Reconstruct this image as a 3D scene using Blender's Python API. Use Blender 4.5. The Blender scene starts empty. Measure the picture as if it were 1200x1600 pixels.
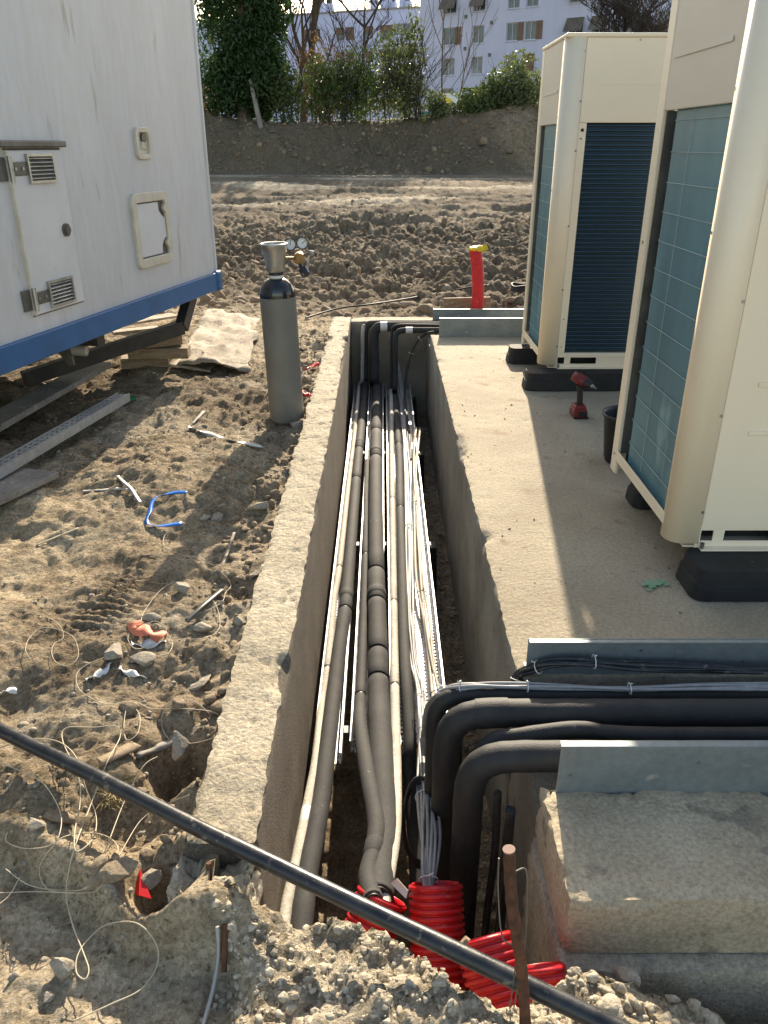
import bpy, bmesh, math, random
import numpy as np
from mathutils import Vector, Matrix
random.seed(7); np.random.seed(7)
R = math.radians; SC = bpy.context.scene; COL = SC.collection

# ---------------------------------------------------------------- camera, sky, sun, exposure
F = 1220.0; TH = R(25.16); CH = 1.45
cam = bpy.data.cameras.new('camera'); co = bpy.data.objects.new('camera', cam); COL.objects.link(co)
co.location = (0, 0, CH); co.rotation_euler = (R(90) - TH, 0, R(-0.1))
cam.sensor_fit = 'VERTICAL'; cam.sensor_height = 32.0; cam.lens = 32.0 * F / 1600.0
cam.clip_start = 0.02; cam.clip_end = 2000
SC.camera = co
SUN_AZ = R(6.5); SUN_EL = R(26.4)
w = bpy.data.worlds.new("World"); SC.world = w; w.use_nodes = True
nt = w.node_tree; sky = nt.nodes.new('ShaderNodeTexSky'); sky.sky_type = 'NISHITA'; sky.sun_disc = False
sky.sun_elevation = SUN_EL; sky.sun_rotation = SUN_AZ; sky.air_density = 1.0; sky.dust_density = 1.2; sky.ozone_density = 0.0
nt.links.new(sky.outputs[0], nt.nodes['Background'].inputs[0]); nt.nodes['Background'].inputs[1].default_value = 0.12
sl = bpy.data.lights.new('sun', 'SUN'); so = bpy.data.objects.new('sun', sl); COL.objects.link(so)
sl.energy = 3.9; sl.angle = R(0.5); sl.color = (1.0, 0.93, 0.82)
sdir = Vector((math.sin(SUN_AZ) * math.cos(SUN_EL), math.cos(SUN_AZ) * math.cos(SUN_EL), math.sin(SUN_EL)))
so.rotation_euler = sdir.to_track_quat('Z', 'Y').to_euler(); so.location = (3, 20, 12)
SC.view_settings.use_white_balance = True; SC.view_settings.white_balance_temperature = 7500; SC.view_settings.white_balance_tint = 10
SC.view_settings.view_transform = 'Standard'; SC.view_settings.look = 'None'
SC.view_settings.exposure = 1.27; SC.view_settings.gamma = 1.0
SC.render.resolution_x = 768; SC.render.resolution_y = 1024

# ---------------------------------------------------------------- helpers
CT, ST = math.cos(TH), math.sin(TH)
def ray(x, y):
    a = (x - 600) / F; b = (800 - y) / F
    return Vector((a, CT + b * ST, -ST + b * CT))
def P(x, y, Z=None, Y=None, X=None):      # a photo pixel on a world plane
    d = ray(x, y)
    t = (Z - CH) / d.z if Z is not None else (Y / d.y if Y is not None else X / d.x)
    return Vector((d.x * t, d.y * t, CH + d.z * t))

def _hash(ix, iy, iz, seed):
    h = (ix.astype(np.int64) * 374761393 + iy.astype(np.int64) * 668265263 + iz.astype(np.int64) * 2147483647 + seed * 1274126177) & 0xFFFFFFFF
    h = ((h ^ (h >> 13)) * 1274126177) & 0xFFFFFFFF
    h = ((h ^ (h >> 16)) * 2246822519) & 0xFFFFFFFF
    return ((h ^ (h >> 15)) & 0xFFFFFF) / float(0xFFFFFF)
def vnoise(p, seed=0):
    i = np.floor(p); f = p - i; f = f * f * (3 - 2 * f); i = i.astype(np.int64)
    r = 0
    for dx in (0, 1):
        wx = f[:, 0] if dx else 1 - f[:, 0]
        for dy in (0, 1):
            wy = f[:, 1] if dy else 1 - f[:, 1]
            for dz in (0, 1):
                wz = f[:, 2] if dz else 1 - f[:, 2]
                r = r + wx * wy * wz * _hash(i[:, 0] + dx, i[:, 1] + dy, i[:, 2] + dz, seed)
    return r * 2 - 1
def fbm(p, o=4, seed=0, g=0.5):
    a = 1.0; r = 0; s = 0
    for k in range(o):
        r = r + a * vnoise(p * (2.03 ** k) + 17.3 * k, seed + k); s += a; a *= g
    return r / s
def worley(p, seed=0):
    i = np.floor(p).astype(np.int64); best = np.full(len(p), 9.0); rid = np.zeros(len(p)); sec = np.full(len(p), 9.0)
    z = np.zeros(len(p), dtype=np.int64)
    for dx in (-1, 0, 1):
        for dy in (-1, 0, 1):
            cx = i[:, 0] + dx; cy = i[:, 1] + dy
            qx = cx + _hash(cx, cy, z, seed); qy = cy + _hash(cx, cy, z, seed + 5)
            d = np.sqrt((qx - p[:, 0]) ** 2 + (qy - p[:, 1]) ** 2)
            m = d < best
            sec = np.where(m, best, np.minimum(sec, d))
            rid = np.where(m, _hash(cx, cy, z, seed + 9), rid); best = np.where(m, d, best)
    return best, sec, rid
def sstep(a, b, x):
    t = np.clip((x - a) / (b - a), 0, 1); return t * t * (3 - 2 * t)

WM = {}
def tag(o, label=None, cat=None, group=None, kind=None):
    if label: o['label'] = label
    if cat: o['category'] = cat
    if group: o['group'] = group
    if kind: o['kind'] = kind
    return o
def thing(name, label, cat, loc=(0, 0, 0), rz=0.0, group=None):
    o = bpy.data.objects.new(name, None); COL.objects.link(o); o.empty_display_size = 0.1
    o.location = loc; o.rotation_euler = (0, 0, rz)
    WM[o.name] = Matrix.Translation(Vector(loc)) @ Matrix.Rotation(rz, 4, 'Z')
    return tag(o, label, cat, group)

class MB:
    def __init__(s): s.v = []; s.f = []; s.sm = []; s.nv = 0
    def add(s, v, f, smooth=False):
        v = np.asarray([tuple(a) for a in v] if not isinstance(v, np.ndarray) else v, dtype=float)
        s.v.append(v); o = s.nv; s.nv += len(v)
        for q in f: s.f.append(tuple(int(a) + o for a in q)); s.sm.append(smooth)
        return s
    def box(s, c, d, rot=None, taper=None):
        hx, hy, hz = d[0] / 2, d[1] / 2, d[2] / 2
        pts = [Vector((x * hx, y * hy, z * hz)) for z in (-1, 1) for y in (-1, 1) for x in (-1, 1)]
        if taper: pts = [Vector((p.x * (taper if p.z > 0 else 1), p.y * (taper if p.z > 0 else 1), p.z)) for p in pts]
        if rot is not None: pts = [rot @ p for p in pts]
        c = Vector(c)
        return s.add([p + c for p in pts], [(0, 2, 3, 1), (4, 5, 7, 6), (0, 1, 5, 4), (2, 6, 7, 3), (0, 4, 6, 2), (1, 3, 7, 5)])
    def b2(s, a, b):
        a = Vector(a); b = Vector(b); return s.box((a + b) / 2, (abs(b.x - a.x), abs(b.y - a.y), abs(b.z - a.z)))
    def beam(s, a, b, wd, h, up=(0, 0, 1)):
        a = Vector(a); b = Vector(b); t = (b - a); L = t.length; t.normalize(); u = Vector(up); sd = t.cross(u).normalized(); u = sd.cross(t)
        m = Matrix((sd, t, u)).transposed(); return s.box((a + b) / 2, (wd, L, h), m)
    def hull8(s, p): return s.add(p, [(0, 3, 2, 1), (4, 5, 6, 7), (0, 1, 5, 4), (1, 2, 6, 5), (2, 3, 7, 6), (3, 0, 4, 7)])
    def tube(s, pts, r, n=12, caps=True, closed=False, smooth=True, inner=None):
        pts = [Vector(p) for p in pts]; m = len(pts)
        rr = r if isinstance(r, (list, tuple, np.ndarray)) else [r] * m
        T = []
        for i in range(m):
            a = pts[(i - 1) % m] if (closed or i > 0) else pts[i]; b = pts[(i + 1) % m] if (closed or i < m - 1) else pts[i]
            t = (b - a); T.append(t.normalized() if t.length > 1e-9 else Vector((0, 0, 1)))
        up = Vector((0, 0, 1)) if abs(T[0].z) < 0.9 else Vector((1, 0, 0))
        N = (up - T[0] * up.dot(T[0])).normalized(); v = []
        for i in range(m):
            N = (N - T[i] * N.dot(T[i])).normalized(); B = T[i].cross(N)
            for k in range(n):
                a = 2 * math.pi * k / n; v.append(pts[i] + (N * math.cos(a) + B * math.sin(a)) * rr[i])
        f = []
        for i in range(m if closed else m - 1):
            j = (i + 1) % m
            for k in range(n): f.append((i * n + k, i * n + (k + 1) % n, j * n + (k + 1) % n, j * n + k))
        s.add(v, f, smooth)
        if caps and not closed:
            s.add(v[:n], [tuple(range(n - 1, -1, -1))]); s.add(v[-n:], [tuple(range(n))])
        return s
    def lathe(s, prof, n=32, m=None, smooth=True, arc=1.0):
        m = m or Matrix.Identity(4); v = []; K = n if arc == 1.0 else n + 1
        for r_, z_ in prof:
            for k in range(K):
                a = 2 * math.pi * arc * k / n; v.append(m @ Vector((r_ * math.cos(a), r_ * math.sin(a), z_)))
        f = []
        for i in range(len(prof) - 1):
            for k in range(n): f.append((i * K + k, i * K + (k + 1) % K, (i + 1) * K + (k + 1) % K, (i + 1) * K + k))
        return s.add(v, f, smooth)
    def disc(s, c, nrm, r, h, n=16, inner=0):
        q = Vector(nrm).to_track_quat('Z', 'Y').to_matrix().to_4x4(); m = Matrix.Translation(Vector(c)) @ q
        s.lathe([(max(inner, 1e-5), 0), (r, 0)], n, m, False); s.lathe([(r, 0), (r, h)], n, m, True); s.lathe([(r, h), (max(inner, 1e-5), h)], n, m, False)
        if inner: s.lathe([(inner, h), (inner, 0)], n, m, True)
        return s
    def build(s, name, mat, parent=None, local=False, bevel=0, segs=2, subsurf=0, solid=0):
        v = np.concatenate(s.v) if s.v else np.zeros((0, 3))
        if parent is not None:
            M_ = WM[parent.name]
            if not local:
                I = np.array(M_.inverted()); v = v @ I[:3, :3].T + I[:3, 3]
            org = None
        else:
            org = Vector(((v[:, 0].min() + v[:, 0].max()) / 2, (v[:, 1].min() + v[:, 1].max()) / 2, v[:, 2].min()))
            v = v - np.array(org)
        me = bpy.data.meshes.new(name); me.vertices.add(len(v)); me.vertices.foreach_set('co', v.ravel())
        ls = np.array([len(q) for q in s.f], dtype=np.int32); flat = np.array([a for q in s.f for a in q], dtype=np.int32)
        me.loops.add(len(flat)); me.loops.foreach_set('vertex_index', flat)
        me.polygons.add(len(ls)); me.polygons.foreach_set('loop_start', np.concatenate([[0], np.cumsum(ls)[:-1]]).astype(np.int32))
        me.polygons.foreach_set('loop_total', ls); me.polygons.foreach_set('use_smooth', np.array(s.sm, dtype=bool))
        me.update(calc_edges=True); me.validate()
        o = bpy.data.objects.new(name, me); COL.objects.link(o)
        if mat: me.materials.append(mat)
        if parent is not None: o.parent = parent; WM[o.name] = WM[parent.name]
        else: o.location = org; WM[o.name] = Matrix.Translation(org)
        if solid:
            md = o.modifiers.new('s', 'SOLIDIFY'); md.thickness = solid
        if bevel:
            md = o.modifiers.new('b', 'BEVEL'); md.width = bevel; md.segments = segs; md.limit_method = 'ANGLE'; md.angle_limit = R(40)
        if subsurf:
            md = o.modifiers.new('u', 'SUBSURF'); md.levels = subsurf; md.render_levels = subsurf
        return o
def spline(pts, k=8, closed=False):
    pts = [Vector(p) for p in pts]; n = len(pts); out = []
    for i in range(n if closed else n - 1):
        g = lambda j: pts[j % n] if closed else pts[min(max(j, 0), n - 1)]
        a, b, c, d = g(i - 1), g(i), g(i + 1), g(i + 2)
        for q in range(k):
            t = q / k; out.append(0.5 * ((2 * b) + (c - a) * t + (2 * a - 5 * b + 4 * c - d) * t * t + (3 * b - a - 3 * c + d) * t ** 3))
    if not closed: out.append(pts[-1])
    return out

# ---------------------------------------------------------------- materials
MATS = {}
def mat(name, c1, c2=None, sc=4.0, rough=0.7, metal=0.0, bump=0.0, bsc=60.0, st=(1, 1, 1), c3=None, sc3=30.0, t3=0.62, det=6, bdet=6, coat=0, trans=0, spec=None, alpha=None, rvar=0.0, lo=0.35, hi=0.65, glob=False, grain=None):
    m = bpy.data.materials.new(name); m.use_nodes = True; n = m.node_tree.nodes; L = m.node_tree.links; b = n['Principled BSDF']
    b.inputs['Base Color'].default_value = (*c1, 1); b.inputs['Roughness'].default_value = rough; b.inputs['Metallic'].default_value = metal
    if coat: b.inputs['Coat Weight'].default_value = coat; b.inputs['Coat Roughness'].default_value = 0.12
    if trans: b.inputs['Transmission Weight'].default_value = trans
    if spec is not None: b.inputs['Specular IOR Level'].default_value = spec
    tc = n.new('ShaderNodeTexCoord'); mp = n.new('ShaderNodeMapping'); mp.inputs['Scale'].default_value = st
    if glob:
        gp = n.new('ShaderNodeNewGeometry'); L.new(gp.outputs['Position'], mp.inputs[0])
    else: L.new(tc.outputs['Object'], mp.inputs[0])
    src = None
    def noise(s_, d_=6, ro=0.6):
        q = n.new('ShaderNodeTexNoise'); q.inputs['Scale'].default_value = s_; q.inputs['Detail'].default_value = d_; q.inputs['Roughness'].default_value = ro
        L.new(mp.outputs[0], q.inputs['Vector']); return q
    def rng(o_, a, bb, x=0, y=1):
        q = n.new('ShaderNodeMapRange'); q.inputs[1].default_value = a; q.inputs[2].default_value = bb; q.inputs[3].default_value = x; q.inputs[4].default_value = y
        L.new(o_, q.inputs[0]); return q.outputs[0]
    if c2:
        q = noise(sc, det); mx = n.new('ShaderNodeMix'); mx.data_type = 'RGBA'
        L.new(rng(q.outputs[0], lo, hi), mx.inputs[0]); mx.inputs[6].default_value = (*c1, 1); mx.inputs[7].default_value = (*c2, 1); src = mx.outputs[2]
        if rvar: L.new(rng(q.outputs[0], 0.3, 0.7, rough - rvar, rough + rvar), b.inputs['Roughness'])
    if c3:
        q = noise(sc3, 4); mx = n.new('ShaderNodeMix'); mx.data_type = 'RGBA'
        L.new(rng(q.outputs[0], t3, t3 + 0.06), mx.inputs[0])
        if src: L.new(src, mx.inputs[6])
        else: mx.inputs[6].default_value = (*c1, 1)
        mx.inputs[7].default_value = (*c3, 1); src = mx.outputs[2]
    if grain:
        q = noise(grain[0], 3, .7); mx = n.new('ShaderNodeMix'); mx.data_type = 'RGBA'; mx.blend_type = 'MULTIPLY'; mx.inputs[0].default_value = 1
        if src: L.new(src, mx.inputs[6])
        else: mx.inputs[6].default_value = (*c1, 1)
        cr = n.new('ShaderNodeValToRGB'); cr.color_ramp.elements[0].position = .32; cr.color_ramp.elements[1].position = .62
        lo_ = 1 - grain[1]; cr.color_ramp.elements[0].color = (lo_, lo_ * .97, lo_ * .92, 1); cr.color_ramp.elements[1].color = (1 + grain[1] * .25,) * 3 + (1,)
        L.new(q.outputs[0], cr.inputs[0]); L.new(cr.outputs[0], mx.inputs[7]); src = mx.outputs[2]
    if src: L.new(src, b.inputs['Base Color'])
    if bump:
        q = noise(bsc, bdet, 0.65); bp = n.new('ShaderNodeBump'); bp.inputs['Strength'].default_value = bump; bp.inputs['Distance'].default_value = 0.01
        L.new(q.outputs[0], bp.inputs['Height']); L.new(bp.outputs[0], b.inputs['Normal'])
    MATS[name] = m; return m
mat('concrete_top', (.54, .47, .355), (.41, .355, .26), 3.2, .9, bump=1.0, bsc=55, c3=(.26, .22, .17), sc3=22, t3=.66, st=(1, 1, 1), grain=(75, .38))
mat('slab', (.43, .37, .27), (.33, .275, .195), 1.7, .88, bump=.6, bsc=60, c3=(.30, .225, .15), sc3=5, t3=.62, st=(1, 1, 1), grain=(80, .26), det=10)
mat('concrete_grey', (.36, .335, .28), (.24, .215, .17), 3, .88, bump=.4, bsc=90, c3=(.17, .14, .1), sc3=12, t3=.64, grain=(110, .3))
mat('galv', (.50, .52, .54), (.38, .40, .42), 18, .45, .6, bump=.05, bsc=200, rvar=.1)
mat('galv_plate', (.30, .34, .36), (.22, .26, .28), 7, .5, .55, bump=.05, bsc=120, c3=(.42, .41, .37), sc3=7, t3=.69, rvar=.08, grain=(40, .12))
mat('foam', (.016, .016, .017), (.028, .028, .028), 14, .62, bump=.25, bsc=220, c3=(.09, .075, .055), sc3=17, t3=.70)
mat('foam_dust', (.048, .048, .047), (.028, .028, .029), 8, .8, bump=.25, bsc=220, c3=(.15, .14, .12), sc3=24, t3=.68, grain=(120, .3))
mat('white_foam', (.62, .58, .50), (.50, .46, .39), 9, .75, bump=.3, bsc=120, c3=(.33, .29, .22), sc3=20, t3=.66, grain=(90, .25))
mat('cable_grey', (.34, .345, .35), (.26, .26, .26), 30, .5)
mat('cable_black', (.014, .014, .015), (.035, .034, .032), 25, .6)
mat('cable_beige', (.46, .42, .34), (.34, .30, .24), 20, .6)
mat('tie', (.75, .75, .72), rough=.5)
mat('tie_black', (.02, .02, .02), rough=.5)
mat('red', (.72, .012, .022), (.50, .01, .018), 12, .38, bump=.1, bsc=60, c3=(.45, .20, .14), sc3=20, t3=.645, grain=(50, .22), rvar=.12)
mat('rubber', (.010, .010, .011), (.02, .02, .02), 10, .78, bump=.15, bsc=90, c3=(.10, .095, .085), sc3=35, t3=.68)
mat('pe_black', (.014, .016, .02), (.035, .037, .04), 20, .36, bump=.08, bsc=120, c3=(.17, .15, .12), sc3=28, t3=.62, rvar=.1)
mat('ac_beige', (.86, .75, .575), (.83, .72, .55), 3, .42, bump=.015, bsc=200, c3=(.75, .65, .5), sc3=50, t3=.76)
mat('ac_beige_shade', (.62, .56, .46), (.58, .53, .43), 3, .5)  # darker copy of the casing beige, paints shade onto the left side panels
mat('teal', (.07, .22, .27), (.04, .145, .19), 3.2, .45, bump=.03, bsc=200, st=(1, 1, .3), c3=(.12, .27, .31), sc3=5, t3=.62, spec=.4)
mat('navy', (.012, .035, .06), (.02, .055, .085), 2.0, .35, .3)
mat('navy_rib', (.06, .11, .15), rough=.22, metal=.7)
mat('string', (.34, .46, .48), rough=.6)
mat('dark_void', (.01, .01, .01), rough=.9)
mat('screw', (.35, .35, .34), rough=.35, metal=.9)
mat('cyl_grey', (.19, .19, .175), (.15, .15, .14), 6, .5, .1, bump=.03, bsc=120, c3=(.10, .10, .095), sc3=18, t3=.7)
mat('cyl_black', (.006, .008, .014), rough=.18, coat=.6)
mat('alu', (.50, .51, .50), (.36, .37, .36), 12, .38, .85, bump=.1, bsc=100)
mat('brass', (.36, .25, .12), (.2, .14, .08), 40, .45, .9)
mat('gauge_face', (.8, .8, .78), rough=.3)
mat('trailer', (.56, .575, .61), (.47, .485, .52), 2.5, .5, bump=.02, bsc=80, st=(1, 1, .18), c3=(.38, .375, .36), sc3=10, t3=.64, glob=True, lo=.3, hi=.7, grain=(28, .05), det=10)
mat('trailer_door', (.60, .61, .63), (.53, .54, .56), 4, .5, c3=(.42, .40, .38), sc3=30, t3=.7)
mat('gelcoat', (.58, .55, .47), (.48, .44, .36), 14, .5)
mat('blue', (.016, .11, .29), (.012, .085, .22), 5, .45, bump=.05, bsc=80, c3=(.10, .14, .24), sc3=28, t3=.69)
mat('steel_dark', (.03, .032, .035), (.055, .05, .045), 10, .5, .3, bump=.1, bsc=60)
mat('steel_mid', (.16, .16, .15), (.10, .10, .095), 10, .5, .6)
mat('seal', (.10, .09, .08), rough=.7)
mat('wood', (.34, .26, .17), (.22, .16, .10), 6, .8, grain=(50, .3), st=(1, 1, 6), bump=.3, bsc=50, c3=(.5, .4, .27), sc3=10, t3=.6)
mat('wood_grey', (.30, .28, .25), (.20, .18, .16), 5, .8, st=(1, 1, 1), bump=.25, bsc=60, c3=(.40, .36, .30), sc3=12, t3=.62, grain=(60, .3))
mat('plywood', (.46, .39, .29), (.30, .245, .175), 5, .85, bump=.7, bsc=30, c3=(.20, .155, .11), sc3=7, t3=.56, grain=(40, .4))
mat('rock', (.42, .37, .30), (.30, .26, .20), 20, .92, bump=.6, bsc=70, grain=(90, .35))
mat('rock_brown', (.33, .26, .18), (.24, .185, .125), 14, .95, bump=.7, bsc=60, grain=(90, .35))
mat('rubble_pale', (.64, .57, .45), (.48, .42, .32), 18, .95, bump=.8, bsc=70, grain=(90, .35))
mat('rubble_grey', (.56, .49, .385), (.40, .35, .27), 18, .95, bump=.8, bsc=70, grain=(90, .35))
mat('clod', (.27, .20, .135), (.18, .132, .088), 7, .96, bump=.8, bsc=40, c3=(.34, .265, .185), sc3=4, t3=.58, grain=(90, .35))
mat('rust', (.17, .07, .035), (.07, .035, .022), 40, .85, .2, bump=.5, bsc=120)
mat('rust_cut', (.22, .13, .10), rough=.7)
mat('wire_pale', (.60, .52, .38), (.48, .41, .29), 20, .6)
mat('wire_thin', (.18, .16, .14), rough=.6, metal=.4)
mat('blue_strap', (.02, .18, .62), rough=.35)
mat('orange', (.75, .22, .12), (.6, .16, .08), 20, .6)
mat('red_sheet', (.75, .02, .02), rough=.35)
mat('yellow', (.80, .62, .02), (.6, .42, .02), 20, .5)
mat('green', (.02, .22, .07), rough=.5)
mat('paper', (.6, .59, .55), (.45, .43, .39), 30, .8)
mat('tool_red', (.22, .018, .018), (.14, .015, .015), 20, .5)
mat('tool_black', (.015, .015, .016), rough=.5)
mat('pot', (.010, .012, .015), (.022, .023, .025), 8, .45)
mat('pvc', (.40, .39, .36), rough=.5)
mat('facade', (.56, .57, .72), (.51, .53, .66), 1.5, .8, c3=(.46, .48, .68), sc3=.8, t3=.66, st=(1, 1, .3))
mat('facade_white', (.56, .60, .80), (.50, .54, .74), 1.0, .8)
mat('win_frame', (.55, .55, .55), rough=.5)
mat('pane', (.04, .055, .07), (.10, .12, .14), .8, .12, spec=.7)
mat('curtain', (.33, .33, .33), (.15, .16, .16), 1.2, .7)
mat('shutter_brown', (.20, .12, .075), (.15, .09, .06), 2, .7)
mat('awning', (.16, .13, .10), (.10, .085, .07), 2, .8)
mat('roof', (.3, .28, .27), rough=.9)
mat('bark', (.13, .10, .07), (.08, .062, .045), 8, .9, bump=.5, bsc=20)
mat('bark_dark', (.055, .045, .04), rough=.9)
mat('twig_brown', (.20, .125, .075), (.13, .085, .055), 1, .9)
mat('car_white', (.6, .62, .65), rough=.25, coat=.5)
mat('car_blue', (.06, .14, .3), rough=.25, coat=.5)
mat('glass_dark', (.015, .02, .025), rough=.08)
mat('fence', (.12, .13, .12), rough=.5, metal=.6)
mat('straw', (.52, .43, .24), (.38, .3, .16), 30, .9)
mat('tape_white', (.72, .72, .70), rough=.45)
mat('green_paint', (.10, .36, .17), (.3, .36, .26), 30, .9)
def leafmat(name, a, b):
    m = mat(name, a, b, 1.7, .42, glob=True, lo=.3, hi=.7, spec=.5)
    n = m.node_tree.nodes; L = m.node_tree.links; bs = n['Principled BSDF']; out = n['Material Output']
    tr = n.new('ShaderNodeBsdfTranslucent'); tr.inputs[0].default_value = (a[0] * 2.2, a[1] * 2.0, a[2] * 1.2, 1); ms = n.new('ShaderNodeMixShader'); ms.inputs[0].default_value = .35
    L.new(bs.outputs[0], ms.inputs[1]); L.new(tr.outputs[0], ms.inputs[2]); L.new(ms.outputs[0], out.inputs[0]); return m
leafmat('ivy', (.022, .055, .016), (.04, .085, .022))
leafmat('leaf_mid', (.055, .09, .03), (.115, .145, .05))
leafmat('leaf_olive', (.07, .10, .045), (.14, .165, .075))
leafmat('leaf_brown', (.16, .10, .05), (.10, .07, .045))

# ground material: colours come from noise and a per-vertex tone: soil colour plus shade painted on field and bank
def ground_mat():
    m = bpy.data.materials.new('soil'); m.use_nodes = True; n = m.node_tree.nodes; L = m.node_tree.links; b = n['Principled BSDF']
    b.inputs['Roughness'].default_value = .95; b.inputs['Specular IOR Level'].default_value = .2
    g = n.new('ShaderNodeNewGeometry'); at = n.new('ShaderNodeAttribute'); at.attribute_name = 'tone'
    def noise(s_, d_=8, ro=.62):
        q = n.new('ShaderNodeTexNoise'); q.inputs['Scale'].default_value = s_; q.inputs['Detail'].default_value = d_; q.inputs['Roughness'].default_value = ro
        L.new(g.outputs[0], q.inputs['Vector']); return q
    def mixc(f, a, bb):
        x = n.new('ShaderNodeMix'); x.data_type = 'RGBA'
        for s_, i in ((f, 0), (a, 6), (bb, 7)):
            if isinstance(s_, tuple): x.inputs[i].default_value = (*s_, 1)
            else: L.new(s_, x.inputs[i])
        return x.outputs[2]
    def rng(o_, a, bb):
        q = n.new('ShaderNodeMapRange'); q.inputs[1].default_value = a; q.inputs[2].default_value = bb; L.new(o_, q.inputs[0]); return q.outputs[0]
    sep = n.new('ShaderNodeSeparateColor'); L.new(at.outputs['Color'], sep.inputs[0])
    dry = mixc(rng(noise(5).outputs[0], .38, .62), (.56, .45, .31), (.72, .60, .43))
    damp_and_shade = mixc(rng(noise(6).outputs[0], .38, .62), (.22, .165, .108), (.33, .257, .178))
    pale = mixc(rng(noise(16).outputs[0], .38, .62), (.56, .49, .375), (.78, .70, .55))
    c = mixc(sep.outputs[0], damp_and_shade, dry); c = mixc(sep.outputs[2], c, (.10, .082, .06)); c = mixc(sep.outputs[1], c, pale)  # third tone channel mixes in the painted shade
    sp = noise(140, 3); c = mixc(rng(sp.outputs[0], .58, .70), c, (.55, .48, .37))
    def mul(c_, f_, lo_):
        x = n.new('ShaderNodeMix'); x.data_type = 'RGBA'; x.blend_type = 'MULTIPLY'; x.inputs[0].default_value = 1; r_ = n.new('ShaderNodeValToRGB')
        r_.color_ramp.elements[0].position = .34; r_.color_ramp.elements[1].position = .60; r_.color_ramp.elements[0].color = (lo_, lo_ * .95, lo_ * .88, 1); r_.color_ramp.elements[1].color = (1.12, 1.12, 1.12, 1)
        L.new(f_, r_.inputs[0]); L.new(c_, x.inputs[6]); L.new(r_.outputs[0], x.inputs[7]); return x.outputs[2]
    c = mul(c, noise(13, 12, .72).outputs[0], .62); c = mul(c, noise(75, 6, .7).outputs[0], .55)
    sp2 = noise(60, 5); c = mixc(rng(sp2.outputs[0], .42, .30), c, (.13, .095, .06))
    L.new(c, b.inputs['Base Color'])
    b1 = n.new('ShaderNodeBump'); b1.inputs['Strength'].default_value = 1.0; b1.inputs['Distance'].default_value = .035; L.new(noise(26, 12, .7).outputs[0], b1.inputs['Height'])
    b2 = n.new('ShaderNodeBump'); b2.inputs['Strength'].default_value = .9; b2.inputs['Distance'].default_value = .008; L.new(noise(130, 8, .7).outputs[0], b2.inputs['Height'])
    vo = n.new('ShaderNodeTexVoronoi'); vo.inputs['Scale'].default_value = 55; vo.feature = 'F1'; wq = noise(20, 4); wm = n.new('ShaderNodeMix'); wm.data_type = 'VECTOR'; wm.inputs[0].default_value = .06
    L.new(g.outputs[0], wm.inputs[4]); L.new(wq.outputs['Color'], wm.inputs[5]); L.new(wm.outputs[1], vo.inputs['Vector'])
    b3 = n.new('ShaderNodeBump'); b3.invert = True; b3.inputs['Strength'].default_value = .55; b3.inputs['Distance'].default_value = .012; L.new(vo.outputs['Distance'], b3.inputs['Height'])
    L.new(b1.outputs[0], b3.inputs['Normal']); L.new(b3.outputs[0], b2.inputs['Normal']); L.new(b2.outputs[0], b.inputs['Normal']); return m
SOIL = ground_mat()

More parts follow.
